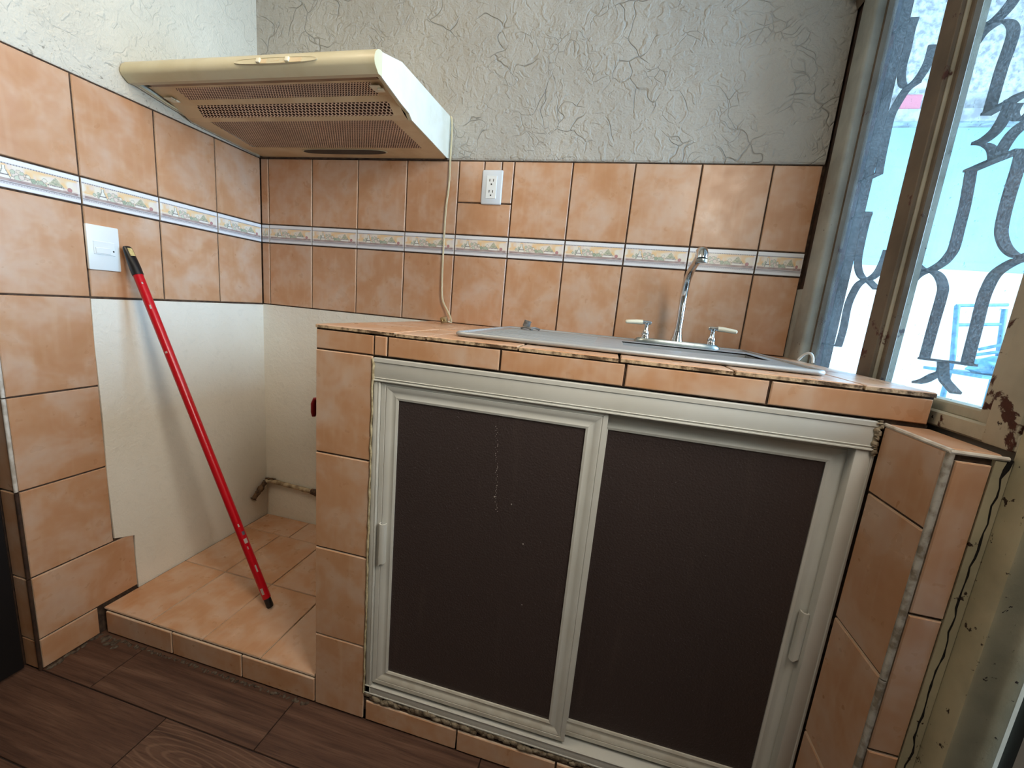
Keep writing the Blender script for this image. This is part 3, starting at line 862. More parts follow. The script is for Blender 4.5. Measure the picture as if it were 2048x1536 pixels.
# ---- sliding aluminium doors under the counter
cab = empty('sliding_cabinet_front', (1.41, -0.64, 0.06)); tag(cab, 'cream aluminium sliding cabinet front with two dark textured panels', 'cabinet')
def rail(name, dims, parent, axis, mat=M_ALU, grooves=(), bev=0.0015):
    bm = bmesh.new(); box(bm, *dims, bev=bev, seg=2)
    for (g0, g1, proud) in grooves:
        x0, x1, y0, y1, z0, z1 = dims
        if axis == 'x': box(bm, x0, x1, y0 - proud, y0 + 0.002, g0, g1, bev=min(0.0008, (g1 - g0) / 3))
        else: box(bm, g0, g1, y0 - proud, y0 + 0.002, z0, z1, bev=min(0.0008, (g1 - g0) / 3))
    return fin(bm, name, mat, parent, smooth=35)
TY = FY + 0.002
rail('top_track', (0.919, 1.898, TY - 0.002, TY + 0.045, 0.9275, 0.981), cab, 'x', grooves=((0.971, 0.9805, 0.002), (0.9278, 0.9315, 0.0025), (0.9345, 0.9365, 0.0018)))
rail('side_jamb', (0.919, 0.936, TY, TY + 0.045, 0.09, 0.9275), cab, 'z', grooves=((0.9315, 0.9345, 0.0015),))
rail('side_jamb', (1.8745, 1.9042, TY, TY + 0.045, 0.09, 0.9275), cab, 'z', grooves=((1.899, 1.9035, 0.002),))
rail('bottom_track', (0.919, 1.899, TY, TY + 0.045, 0.086, 0.112), cab, 'x', grooves=((0.087, 0.091, 0.0015), (0.110, 0.113, 0.002)))
def sliding_door(x0, x1, z0, z1, y, handle_x, label):
    d = empty('sliding_door', (x0, y, z0)); d.parent = cab; d.location = Vector((x0, y, z0)) - cab.location; d['label'] = label
    off = Vector((x0, y, z0))
    w = 0.042
    def put(bm, name, mat, smooth=35):
        bmesh.ops.translate(bm, verts=bm.verts, vec=-off)
        bmesh.ops.recalc_face_normals(bm, faces=bm.faces)
        me = bpy.data.meshes.new(name); bm.to_mesh(me); bm.free(); me.materials.append(mat)
        if smooth: me.polygons.foreach_set('use_smooth', [True] * len(me.polygons)); me.set_sharp_from_angle(angle=math.radians(smooth))
        o = bpy.data.objects.new(name, me); COL.objects.link(o); o.parent = d
        return o
    # moulded section: u = distance from the outer edge, depth towards the panel
    prof = [(0.0, 0.0), (0.010, 0.0), (0.0105, 0.0012), (0.0125, 0.0012), (0.013, 0.0), (0.018, 0.0005), (0.024, 0.004), (0.029, 0.0045), (0.037, 0.0015), (0.042, 0.003), (0.042, 0.014), (0.0, 0.014)]
    P = [(x0, z0), (x1, z0), (x1, z1), (x0, z1)]
    for k, nm in ((0, 'rail'), (1, 'stile'), (2, 'rail'), (3, 'stile')):
        a, b = P[k], P[(k + 1) % 4]
        ux = ((b[0] - a[0]), (b[1] - a[1])); L = math.hypot(*ux); ux = (ux[0] / L, ux[1] / L); nx = (-ux[1], ux[0])
        bm = bmesh.new(); A, B = [], []
        for u, dp in prof:
            g = 0.0002
            A.append(bm.verts.new((a[0] + ux[0] * (u + g) + nx[0] * u, y + dp, a[1] + ux[1] * (u + g) + nx[1] * u)))
            B.append(bm.verts.new((b[0] - ux[0] * (u + g) + nx[0] * u, y + dp, b[1] - ux[1] * (u + g) + nx[1] * u)))
        m = len(prof)
        for i in range(m): bm.faces.new((A[i], B[i], B[(i + 1) % m], A[(i + 1) % m]))
        bm.faces.new(A); bm.faces.new(list(reversed(B)))
        put(bm, nm, M_ALUDIRT if k == 0 else M_ALU, 30)
    bm = bmesh.new(); box(bm, x0 + w - 0.004, x1 - w + 0.004, y + 0.006, y + 0.010, z0 + w - 0.004, z1 - w + 0.004)
    put(bm, 'panel', M_ACRYL, None)
    # finger pull: a half-round scoop standing off the stile
    bm = bmesh.new(); hz0, hz1 = 0.476, 0.582
    sec = [(-0.0085, 0.0), (-0.0085, -0.007), (-0.005, -0.0115), (0.001, -0.0125), (0.0065, -0.0095), (0.0085, -0.004), (0.0085, 0.0), (0.006, 0.0), (0.0058, -0.004), (0.001, -0.0095), (-0.004, -0.0085), (-0.006, 0.0)]
    A, B = [], []
    for (u, dp) in sec:
        A.append(bm.verts.new((handle_x + u, y + dp, hz0 - (0.004 if u < 0 else -0.002)))); B.append(bm.verts.new((handle_x + u, y + dp, hz1)))
    m = len(sec)
    for i in range(m): bm.faces.new((A[i], B[i], B[(i + 1) % m], A[(i + 1) % m]))
    bm.faces.new(A); bm.faces.new(list(reversed(B)))
    put(bm, 'handle', M_ALU, 40)
    return d
sliding_door(0.9375, 1.4440, 0.1235, 0.9300, TY + 0.003, 0.9555, 'front sliding door with finger pull on its left stile')
sliding_door(1.405, 1.8880, 0.1235, 0.9300, TY + 0.022, 1.8690, 'rear sliding door with finger pull on its right stile')
random.seed(21)
def specks(name, pts):
    bm = bmesh.new()
    for x, z, r in pts:
        bmesh.ops.create_icosphere(bm, subdivisions=1, radius=1, matrix=Matrix.Translation((x, TY + 0.0088, z)) @ Matrix.Diagonal((r, 0.0006, r * random.uniform(0.8, 1.6), 1)))
    fin(bm, name, M_SPECK, cab, smooth=60)['kind'] = 'stuff'
M_SPECK = plain('dried_paint_specks', (150, 144, 138), 0.8)
specks('paint_drip', [(1.213 + 0.016 * k / 46 + random.uniform(-.003, .003), 0.862 - 0.20 * k / 46, random.uniform(0.0004, 0.0012)) for k in range(46)] + [(1.297, 0.601, .0018), (1.309, 0.450, .0018), (1.222, 0.70, .002), (1.262, 0.69, .0014)])
bxo('cabinet_back', (0.93, 1.89, -0.56, -0.555, 0.07, 0.98), M_DEEP, cab)

# ---- stainless sink
sink = empty('sink', (1.46, -0.31, CT)); tag(sink, 'stainless steel sink with ribbed drainboard set in the tiled counter', 'sink')
SX0, SX1, SY0, SY1, SZ = 1.078, 1.838, -0.572, -0.050, 1.0515
bm = bmesh.new()
bx0, bx1, by0, by1 = 1.462, 1.800, -0.385, -0.200
dx0, dx1, dy0, dy1 = SX0 + 0.006, SX1 - 0.006, SY0 + 0.006, SY1 - 0.006
for d in ((dx0, bx0, dy0, dy1), (bx1, dx1, dy0, dy1), (bx0, bx1, dy0, by0), (bx0, bx1, by1, dy1)):
    box(bm, d[0], d[1], d[2], d[3], SZ - 0.006, SZ - 0.002)
for d in ((bx0 - 0.002, bx0, by0, by1), (bx1, bx1 + 0.002, by0, by1), (bx0, bx1, by0 - 0.002, by0), (bx0, bx1, by1, by1 + 0.002)):
    box(bm, d[0], d[1], d[2], d[3], SZ - 0.16, SZ - 0.003)
box(bm, bx0, bx1, by0, by1, SZ - 0.162, SZ - 0.16)
fin(bm, 'deck_and_bowl', M_STEEL, sink)
bm = bmesh.new()
rim = []
for (cx, cy, a0) in ((SX1 - 0.02, SY1 - 0.02, 0), (SX0 + 0.02, SY1 - 0.02, 90), (SX0 + 0.02, SY0 + 0.02, 180), (SX1 - 0.02, SY0 + 0.02, 270)):
    for k in range(5):
        a = math.radians(a0 + k * 22.5); rim.append((cx + 0.016 * math.cos(a), cy + 0.016 * math.sin(a), SZ - 0.0035))
rim.append(rim[0]); rim.append(rim[1])
tube(bm, rim, 0.0055, 8, cap=False); fin(bm, 'rolled_rim', M_STEEL, sink, smooth=50)
for i in range(9):
    y = -0.50 + i * 0.045
    bm = bmesh.new(); tube(bm, [(1.12, y, SZ - 0.0025), (1.39, y, SZ - 0.0035)], 0.003, 6); fin(bm, 'drain_rib', M_STEEL, sink, smooth=50)
bm = bmesh.new(); lathe(bm, [(0.001, 0), (0.036, 0.0), (0.04, 0.003), (0.03, 0.004), (0.001, 0.002)], (1.63, -0.29, SZ - 0.1595)); fin(bm, 'drain', M_CHROME, sink, smooth=40)

# ---- faucet
fau = empty('faucet', (1.625, -0.125, SZ)); tag(fau, 'chrome two-handle kitchen faucet with tall swan spout behind the sink', 'faucet')
FYY = -0.125
bm = bmesh.new()
n = 40; rings = []
for (k, z) in ((1.0, 0.0), (1.0, 0.004), (0.97, 0.009), (0.90, 0.0125)):
    ring = []
    for i in range(n):
        a = 2 * math.pi * i / n
        ca, sa = math.cos(a), math.sin(a)
        ring.append(bm.verts.new((1.623 + (0.095 + 0.028 * abs(ca) ** 0.3) * (1 if ca >= 0 else -1) * abs(ca) ** 0.45 * (k if k > 0.9 else 0.93), FYY + 0.030 * (1 if sa >= 0 else -1) * abs(sa) ** 0.7 * k, SZ - 0.0015 + z)))
    rings.append(ring)
for a, b in zip(rings, rings[1:]):
    for i in range(n): bm.faces.new((a[i], a[(i + 1) % n], b[(i + 1) % n], b[i]))
bm.faces.new(list(reversed(rings[0]))); bm.faces.new(rings[-1])
fin(bm, 'base_plate', M_BASEMET, fau, smooth=40)
B0 = SZ + 0.0105
bm = bmesh.new(); lathe(bm, [(0.019, 0.0), (0.018, 0.004), (0.0145, 0.014), (0.0125, 0.026), (0.0122, 0.032), (0.0105, 0.033)], (1.624, FYY, B0)); fin(bm, 'spout_collar', M_CHROME, fau, smooth=40)
path = smooth_path([(1.624, FYY, B0 + 0.03), (1.625, FYY + 0.003, 1.14), (1.625, FYY + 0.004, 1.20), (1.625, -0.142, 1.245), (1.626, -0.185, 1.272), (1.627, -0.235, 1.285), (1.628, -0.262, 1.297)], 6)
bm = bmesh.new(); tube(bm, path, [0.0105] * len(path), 14); fin(bm, 'spout', M_CHROME, fau, smooth=50)
bm = bmesh.new()
tube(bm, [(1.628, -0.252, 1.296), (1.628, -0.266, 1.303), (1.628, -0.280, 1.302), (1.628, -0.290, 1.294), (1.628, -0.294, 1.282)], [0.011, 0.0135, 0.0145, 0.0142, 0.0132], 16)
head = fin(bm, 'spout_head', M_CHROME, fau, smooth=50)
bm = bmesh.new(); lathe(bm, [(0.002, 0.0), (0.0132, 0.0), (0.0138, -0.004), (0.0125, -0.008), (0.009, -0.0085), (0.008, -0.006), (0.002, -0.006)], (1.6282, -0.2945, 1.282)); fin(bm, 'aerator', M_BASEMET, fau, smooth=30)
def tap(x, s, lift, label):
    h = empty('handle', (x, FYY, B0)); h.parent = fau; h.location = Vector((x, FYY, B0)) - fau.location; h['label'] = label
    def put(bm, name, mat, smooth=40):
        bmesh.ops.recalc_face_normals(bm, faces=bm.faces)
        me = bpy.data.meshes.new(name); bm.to_mesh(me); bm.free(); me.materials.append(mat)
        me.polygons.foreach_set('use_smooth', [True] * len(me.polygons)); me.set_sharp_from_angle(angle=math.radians(smooth))
        o = bpy.data.objects.new(name, me); COL.objects.link(o); o.parent = h
    bm = bmesh.new(); lathe(bm, [(0.0135, -0.001), (0.0130, 0.003), (0.0118, 0.004), (0.0118, 0.009), (0.0108, 0.0105), (0.0118, 0.012), (0.0112, 0.018), (0.0085, 0.023), (0.0065, 0.029), (0.0062, 0.042), (0.0075, 0.046), (0.0055, 0.050)]); put(bm, 'valve_body', M_CHROME)
    bm = bmesh.new(); tube(bm, [(-s * 0.013, 0, 0.0475), (-s * 0.010, 0, 0.0475), (s * 0.012, 0, 0.0475), (s * 0.013, 0, 0.0475)], [0.0045, 0.0062, 0.0062, 0.0068], 14); put(bm, 'lever_hub', M_CHROME)
    bm = bmesh.new(); tube(bm, [(s * 0.013, 0, 0.0475), (s * 0.030, -0.002, 0.0470), (s * 0.055, -0.006, 0.0455 + lift), (s * 0.062, -0.007, 0.045 + lift), (s * 0.0645, -0.007, 0.045 + lift)], [0.0075, 0.0072, 0.0062, 0.0055, 0.003], 14); put(bm, 'lever', M_LEVER)
tap(1.531, -1, 0.0, 'left tap with ivory lever pointing left')
tap(1.721, 1, -0.001, 'right tap with ivory lever pointing right')

# ---- range hood
hood = empty('range_hood', (0.4, -0.24, 1.61)); tag(hood, 'yellowed slim range hood with perforated filters in the corner', 'range hood')
HX0, HX1 = 0.006, 0.797
side = [(0.0, 1.612), (-0.020, 1.6075), (-0.282, 1.6175), (-0.300, 1.628), (-0.345, 1.632), (-0.447, 1.6475), (-0.452, 1.700), (-0.349, 1.731), (-0.006, 1.743), (-0.006, 1.743)]
side = side[:-1]
for x0, x1 in ((HX0, HX0 + 0.004), (HX1 - 0.004, HX1)):
    bm = bmesh.new(); prism(bm, side, 0, x0, x1); fin(bm, 'side_panel', M_HOODSIDE, hood)
    bm = bmesh.new(); lip = [(-0.020, 1.6075), (-0.282, 1.6175), (-0.300, 1.628), (-0.345, 1.632), (-0.447, 1.6475)]
    xi = x1 if x0 < 0.3 else x0
    prism(bm, [(y, z + 0.0005) for y, z in lip] + [(y, z + 0.005) for y, z in reversed(lip)], 0, min(xi, xi + (0.008 if x0 < 0.3 else -0.008)), max(xi, xi + (0.008 if x0 < 0.3 else -0.008)))
    fin(bm, 'bottom_lip', M_HOOD, hood)
bm = bmesh.new(); prism(bm, [(-0.450, 1.6995), (-0.349, 1.7305), (-0.006, 1.7425), (-0.006, 1.7395), (-0.349, 1.7275), (-0.450, 1.6965)], 0, HX0 + 0.004, HX1 - 0.004); fin(bm, 'top_cover', M_HOOD, hood)
bxo('back_panel', (HX0 + 0.004, HX1 - 0.004, -0.008, -0.0052, 1.612, 1.742), M_HOOD, hood)
cap = [(-0.446, 1.7015), (-0.456, 1.7015), (-0.467, 1.697), (-0.476, 1.688), (-0.4805, 1.677), (-0.4815, 1.668), (-0.478, 1.659), (-0.462, 1.646), (-0.446, 1.6475)]
bm = bmesh.new(); prism(bm, cap, 0, HX0 - 0.001, HX1 + 0.001); fin(bm, 'front_cap', M_HOOD, hood, smooth=30)
# control recess: a lens-shaped plate on the front cap
bm = bmesh.new(); ring = []
cp_c = Vector((0.517, -0.4805, 1.674)); cn = Vector((0, -0.94, 0.34)).normalized(); cu = Vector((0, 0.34, 0.94)).normalized()
for i in range(36):
    a = 2 * math.pi * i / 36; ca, sa = math.cos(a), math.sin(a)
    ring.append(cp_c + Vector((0.124 * math.copysign(abs(ca) ** 0.8, ca), 0, 0)) + cu * (0.0085 * math.copysign(abs(sa) ** 0.7, sa)))
v0 = [bm.verts.new(p - cn * 0.004) for p in ring]; v1 = [bm.verts.new(p + cn * 0.0022) for p in ring]; v2 = [bm.verts.new(cp_c + (p - cp_c) * 0.95 + cn * 0.0012) for p in ring]
for i in range(36):
    j = (i + 1) % 36
    bm.faces.new((v0[i], v0[j], v1[j], v1[i])); bm.faces.new((v1[i], v1[j], v2[j], v2[i]))
bm.faces.new(v2); panel = fin(bm, 'control_plate', M_HOOD, hood, smooth=30)
off = Vector(hood.location)
def sub(bm, name, mat, parent, smooth=None):
    o = fin(bm, name, mat, None, smooth); o.parent = parent; o.location = -hood.location - parent.location
    return o
def on_plate(x, du, dn): return cp_c + Vector((x - cp_c.x, 0, 0)) + cu * du + cn * dn
def plate_box(bm, xa, xb, ua, ub, na, nb):
    vs = [bm.verts.new(on_plate(x, u, n_)) for x in (xa, xb) for u in (ua, ub) for n_ in (na, nb)]
    for f in ((0, 1, 3, 2), (4, 6, 7, 5), (0, 4, 5, 1), (2, 3, 7, 6), (0, 2, 6, 4), (1, 5, 7, 3)): bm.faces.new([vs[k] for k in f])
for xk, wk in ((0.470, 0.022), (0.556, 0.040)):
    bm = bmesh.new(); plate_box(bm, xk - 0.004, xk + wk, -0.0062, 0.0062, 0.0008, 0.0018); sub(bm, 'switch_slot', M_HOODUND, panel)
    bm = bmesh.new(); plate_box(bm, xk - 0.006, xk + 0.006, -0.0068, 0.0068, 0.001, 0.0065)
    bmesh.ops.bevel(bm, geom=list(bm.edges), offset=0.002, segments=2, affect='EDGES', profile=0.5); sub(bm, 'slide_switch', M_KNOB, panel, 40)
# printed lamp and fan marks
bm = bmesh.new()
for (xa, xb, ua, ub) in ((0.505, 0.515, -0.0022, -0.0010), (0.515, 0.527, -0.0012, 0.0), (0.527, 0.529, -0.001, 0.004), (0.536, 0.546, -0.0062, -0.0050), (0.540, 0.550, -0.005, -0.0038)):
    plate_box(bm, xa, xb, ua, ub, 0.0012, 0.0015)
sub(bm, 'printed_mark', M_HOODUND, panel)
# underside
def slab(name, mat, y0, z0, y1, z1, xa0, xb0, xa1, xb1, th=0.0012):
    bm = bmesh.new(); L = math.hypot(y1 - y0, z1 - z0)
    uvl = bm.loops.layers.uv.new('UVMap')
    v = [bm.verts.new(c) for c in ((xa0, y0, z0), (xb0, y0, z0), (xb1, y1, z1), (xa1, y1, z1))]
    f = bm.faces.new(v)
    for lp in f.loops:
        lp[uvl].uv = (lp.vert.co.x, 0.0 if lp.vert in v[:2] else L)
    me = bpy.data.meshes.new(name); bm.to_mesh(me); bm.free(); me.materials.append(mat)
    return mesh_obj(name, me, hood)
XI0, XI1 = HX0 + 0.012, HX1 - 0.012
bxo('lamp_lens', (XI0 + 0.02, XI1 - 0.012, -0.448, -0.420, 1.655, 1.658), M_LENS, hood)
AY = [(-0.420, 1.656), (-0.410, 1.655), (-0.366, 1.6445), (-0.356, 1.642), (-0.346, 1.638), (-0.304, 1.6215), (-0.292, 1.6185), (-0.283, 1.618), (-0.096, 1.6110), (-0.006, 1.6090)]
def strip(a, b, name='filter_frame', xa=XI0, xb=XI1, mat=M_HOODUND):
    return slab(name, mat, AY[a][0], AY[a][1], AY[b][0], AY[b][1], xa, xb, xa, xb)
strip(0, 1); strip(2, 4); strip(5, 7); strip(8, 9)
def band(a, b, xa, xb, mat, xa2=None, xb2=None):
    xa2 = xa if xa2 is None else xa2; xb2 = xb if xb2 is None else xb2
    slab('filter_mesh', mat, *AY[a], *AY[b], xa, xb, xa2, xb2)
    slab('filter_frame', M_HOODUND, *AY[a], *AY[b], XI0, xa, XI0, xa2)
    slab('filter_frame', M_HOODUND, *AY[a], *AY[b], xb, XI1, xb2, XI1)
band(1, 2, 0.105, 0.742, M_PERFS)
band(4, 5, 0.105, 0.758, M_PERFB, 0.085, 0.752)
band(7, 8, 0.085, 0.735, M_PERFS, 0.060, 0.738)
bm = bmesh.new()
prism(bm, [(-0.44, 1.664), (-0.30, 1.650), (-0.02, 1.632), (-0.02, 1.645), (-0.30, 1.66), (-0.44, 1.674)], 0, XI0, XI1); fin(bm, 'inner_baffle', M_HOODDK, hood)
# black grip slot at the back, with a pale rim
def slot_shape(x0, x1, yc, hy, z, name, mat, th):
    bm = bmesh.new(); ring = []
    for i in range(32):
        a = 2 * math.pi * i / 32; ca, sa = math.cos(a), math.sin(a)
        ring.append(((x0 + x1) / 2 + (x1 - x0) / 2 * math.copysign(abs(ca) ** 0.55, ca), yc + hy * math.copysign(abs(sa) ** 0.8, sa)))
    prism(bm, ring, 2, z - th, z); fin(bm, name, mat, hood)
slot_shape(0.250, 0.592, -0.0655, 0.0235, 1.6095, 'grip_rim', M_HOOD, 0.0012)
slot_shape(0.256, 0.586, -0.0645, 0.0212, 1.6085, 'grip_slot', M_BLACK, 0.0009)
# clips beside the filter
for (x, y, z) in ((0.045, -0.372, 1.645), (0.752, -0.395, 1.650)):
    bm = bmesh.new(); box(bm, x - 0.014, x + 0.016, y - 0.014, y + 0.020, z - 0.0035, z - 0.001, bev=0.001); box(bm, x + 0.004, x + 0.022, y - 0.004, y + 0.004, z - 0.008, z - 0.003, bev=0.001)
    fin(bm, 'filter_clip', M_KNOB, hood)
bm = bmesh.new(); box(bm, 0.006, 0.79, -0.006, -0.0005, 1.6045, 1.6105); fin(bm, 'wall_gasket', M_GROUT, hood)
# power cord with plug
cord = smooth_path([(0.800, -0.012, 1.742), (0.8045, -0.012, 1.725), (0.806, -0.010, 1.66), (0.8055, -0.010, 1.60), (0.806, -0.010, 1.52), (0.800, -0.011, 1.437), (0.799, -0.011, 1.30), (0.801, -0.012, 1.193), (0.808, -0.014, 1.125), (0.832, -0.020, 1.086), (0.852, -0.035, 1.062), (0.872, -0.075, 1.047), (0.884, -0.115, 1.048), (0.882, -0.135, 1.052)], 6)
bm = bmesh.new(); tube(bm, [p + Vector((-0.0015, 0, 0)) for p in cord], 0.0019, 8); tube(bm, [p + Vector((0.0015, 0, 0)) for p in cord], 0.0019, 8)
pc = fin(bm, 'power_cord', M_CORD, hood, smooth=60)
bm = bmesh.new(); m = Matrix.Translation((0.880, -0.160, 1.0565)) @ Matrix.Rotation(math.radians(20), 4, 'Z') @ Matrix.Rotation(math.radians(-18), 4, 'Y')
box(bm, -0.012, 0.012, -0.014, 0.014, -0.010, 0.010, bev=0.003, seg=2); box(bm, -0.007, 0.007, 0.012, 0.024, -0.005, 0.005, bev=0.002)
bmesh.ops.transform(bm, matrix=m, verts=bm.verts); o = sub(bm, 'plug', M_PLUG, pc, 40)
bm = bmesh.new()
for s in (-0.0045, 0.0045): box(bm, s - 0.0008, s + 0.0008, -0.028, -0.013, -0.003, 0.003)
bmesh.ops.transform(bm, matrix=m, verts=bm.verts); o = sub(bm, 'prong', M_BRASS, pc)

# ---- wall outlet
out = empty('wall_outlet', (0.963, 0, 1.519)); tag(out, 'white double wall outlet on the back wall tiles', 'outlet')
bm = bmesh.new(); box(bm, 0.926, 1.000, -0.0075, 0.001, 1.463, 1.576, bev=0.0045, seg=3); fin(bm, 'cover_plate', M_PLATEB, out, smooth=40)
bm = bmesh.new(); box(bm, 0.9435, 0.9805, -0.0092, -0.007, 1.482, 1.556, bev=0.0008); face = fin(bm, 'receptacle', M_PLATE, out)
for zc in (1.538, 1.502):
    for dx in (-0.0065, 0.0065): bxo('slot', (0.962 + dx - 0.0011, 0.962 + dx + 0.0011, -0.0096, -0.009, zc - 0.001, zc + 0.0075), M_SLOT, out)
    bm = bmesh.new(); lathe(bm, [(0.0004, -0.0097), (0.0026, -0.0097), (0.0026, -0.009), (0.0004, -0.009)], (0.962, 0, zc - 0.0095), 'Y', 14); fin(bm, 'ground_hole', M_SLOT, out)

# ---- light switch plate
sw = empty('light_switch', (0, -0.558, 1.178)); tag(sw, 'white light switch plate on the left wall beside the red pole', 'light switch')
bm = bmesh.new(); box(bm, -0.001, 0.0085, -0.597, -0.519, 1.117, 1.239, bev=0.003, seg=2); fin(bm, 'cover_plate', M_PLATE, sw, smooth=40)
bm = bmesh.new(); box(bm, 0.0082, 0.0102, -0.584, -0.5325, 1.160, 1.196, bev=0.0008); fin(bm, 'rocker_module', M_PLATE, sw)
bm = bmesh.new(); box(bm, 0.010, 0.0118, -0.580, -0.545, 1.163, 1.179, bev=0.0006); fin(bm, 'rocker', M_PLATE, sw)
bm = bmesh.new(); lathe(bm, [(0.0004, 0.0106), (0.0022, 0.0106), (0.0022, 0.010), (0.0004, 0.010)], (0, -0.537, 1.172), 'X', 12); fin(bm, 'pilot_hole', M_SLOT, sw)

# ---- red pole
A = Vector((0.4675, -0.4775, PZ + 0.004)); Btop = Vector((0.0215, -0.510, 1.1915))
pole = empty('broom_handle', A); tag(pole, 'red metal broom handle leaning in the nook against the left wall', 'broom handle')
ax = (Btop - A).normalized(); Lp = (Btop - A).length
def at(t): return A + ax * (Lp * t)
R_ = 0.0122
bm = bmesh.new(); tube(bm, [at(0.028), at(0.945)], R_, 20); fin(bm, 'shaft', M_RED, pole, smooth=50)
bm = bmesh.new(); tube(bm, [at(0.0), at(0.004), at(0.03), at(0.032)], [0.0088, 0.0105, 0.0105, 0.0095], 18); fin(bm, 'foot_tip', M_BLACK, pole, smooth=40)
# flattened hanging cap with an eye
bm = bmesh.new()
xax = Vector((0, 1, 0)); xax = (xax - ax * xax.dot(ax)).normalized(); nax = ax.cross(xax)
rings = []
for t, w, d in ((0.928, 0.0136, 0.0136), (0.948, 0.0138, 0.0138), (0.962, 0.0136, 0.0118), (0.985, 0.0130, 0.0085), (0.996, 0.0122, 0.0068), (1.0, 0.0095, 0.0045)):
    rings.append([bm.verts.new(at(t) + xax * (w * math.cos(2 * math.pi * k / 20)) + nax * (d * math.sin(2 * math.pi * k / 20))) for k in range(20)])
for a, b in zip(rings, rings[1:]):
    for k in range(20): bm.faces.new((a[k], a[(k + 1) % 20], b[(k + 1) % 20], b[k]))
bm.faces.new(list(reversed(rings[0]))); bm.faces.new(rings[-1]); capo = fin(bm, 'hanging_cap', M_BLACK, pole, smooth=50)
sgn = 1 if (CC - at(0.98)).dot(nax) > 0 else -1
bm = bmesh.new()
def cap_pt(t, w, n_): return at(t) + xax * w + nax * (sgn * n_)
vs = [cap_pt(0.974, -0.006, 0.0108), cap_pt(0.974, 0.006, 0.0108), cap_pt(0.994, 0.0055, 0.0082), cap_pt(0.994, -0.0055, 0.0082)]
vv = [bm.verts.new(p) for p in vs] + [bm.verts.new(p - nax * (sgn * 0.004)) for p in vs]
bm.faces.new(vv[:4]); bm.faces.new(list(reversed(vv[4:])))
for k in range(4): bm.faces.new((vv[k], vv[(k + 1) % 4], vv[4 + (k + 1) % 4], vv[4 + k]))
fin(bm, 'eye_insert', M_BRASS, pole)
# bare scrapes and sticker remnants
vd = (CC - at(0.2)); vd = (vd - ax * vd.dot(ax)).normalized(); wd = ax.cross(vd)
M_SCR = plain('sticker_white', (222, 214, 206), 0.6); M_SCG = plain('sticker_grey', (120, 122, 134), 0.5)
for (t, a0, ww, hh, mt) in ((0.222, 0.5, 0.7, 0.012, M_SCG), (0.200, 0.35, 0.8, 0.016, M_SCR), (0.246, 0.1, 0.3, 0.010, M_SCR), (0.118, 0.25, 0.35, 0.024, M_SCR), (0.052, -0.45, 0.6, 0.022, M_SCR), (0.845, -0.05, 0.35, 0.012, M_SCR), (0.728, -0.5, 0.5, 0.006, M_SCR), (0.180, 0.2, 0.25, 0.010, M_SCR), (0.905, 0.2, 0.3, 0.006, M_SCR)):
    bm = bmesh.new(); rows = []
    for j in range(2):
        row = []
        for i in range(5):
            ang = a0 + (i / 4 - 0.5) * ww
            row.append(bm.verts.new(at(t) + ax * ((j - 0.5) * hh) + (vd * math.cos(ang) + wd * math.sin(ang)) * (R_ + 0.0004)))
        rows.append(row)
    for i in range(4): bm.faces.new((rows[0][i], rows[0][i + 1], rows[1][i + 1], rows[1][i]))
    r = bmesh.ops.solidify(bm, geom=list(bm.faces), thickness=0.0003)
    fin(bm, 'sticker_remnant', mt, pole)

# ---- gas pipe in the nook
pipe = empty('gas_pipe', (0.1, -0.02, 0.24)); tag(pipe, 'old painted gas pipe with rusty elbow low in the nook corner', 'pipe')
bm = bmesh.new(); random.seed(4)
pp = smooth_path([(0.010, -0.018, 0.252), (0.012, -0.040, 0.236), (0.012, -0.062, 0.218), (0.010, -0.085, 0.196)], 5)
tube(bm, pp, [0.012 + random.uniform(-0.003, 0.003) for _ in pp], 10); fin(bm, 'rusty_stub', M_RUST, pipe, smooth=60)
bm = bmesh.new(); pp = smooth_path([(0.012, -0.016, 0.252), (0.040, -0.010, 0.256), (0.10, -0.010, 0.253), (0.18, -0.011, 0.250), (0.255, -0.012, 0.247), (0.30, -0.012, 0.246)], 5)
tube(bm, pp, [0.0095 + random.uniform(-0.001, 0.001) for _ in pp], 12); fin(bm, 'pipe_run', M_PIPE, pipe, smooth=60)
bm = bmesh.new(); rubble(bm, (0.008, -0.012, 0.265), (0.05, -0.008, 0.268), 16, 0.004, 0.006)
fin(bm, 'crumbled_plaster', M_RUST, pipe, smooth=60)['kind'] = 'stuff'
bm = bmesh.new(); tube(bm, [(0.245, -0.012, 0.248), (0.262, -0.012, 0.2475), (0.268, -0.012, 0.247), (0.29, -0.012, 0.2465)], [0.012, 0.0135, 0.016, 0.016], 12); fin(bm, 'coupling', M_RUST, pipe, smooth=50)

# ---- red valve lever on the far side of the counter wall
vlv = empty('gas_valve', (0.766, -0.50, 0.80)); tag(vlv, 'red lever gas valve peeking out behind the tiled counter column', 'valve')
bm = bmesh.new(); lathe(bm, [(0.012, -0.0), (0.012, -0.03), (0.016, -0.032), (0.016, -0.05), (0.010, -0.052), (0.008, -0.10)], (0.7665, -0.50, 0.80), 'X', 18); fin(bm, 'valve_body', M_BASEMET, vlv, smooth=40)
bm = bmesh.new(); tube(bm, [(0.666, -0.50, 0.822), (0.652, -0.50, 0.818), (0.648, -0.50, 0.805), (0.648, -0.50, 0.78), (0.648, -0.50, 0.768)], [0.004, 0.0065, 0.008, 0.008, 0.005], 12); fin(bm, 'lever', M_REDPL, vlv, smooth=50)

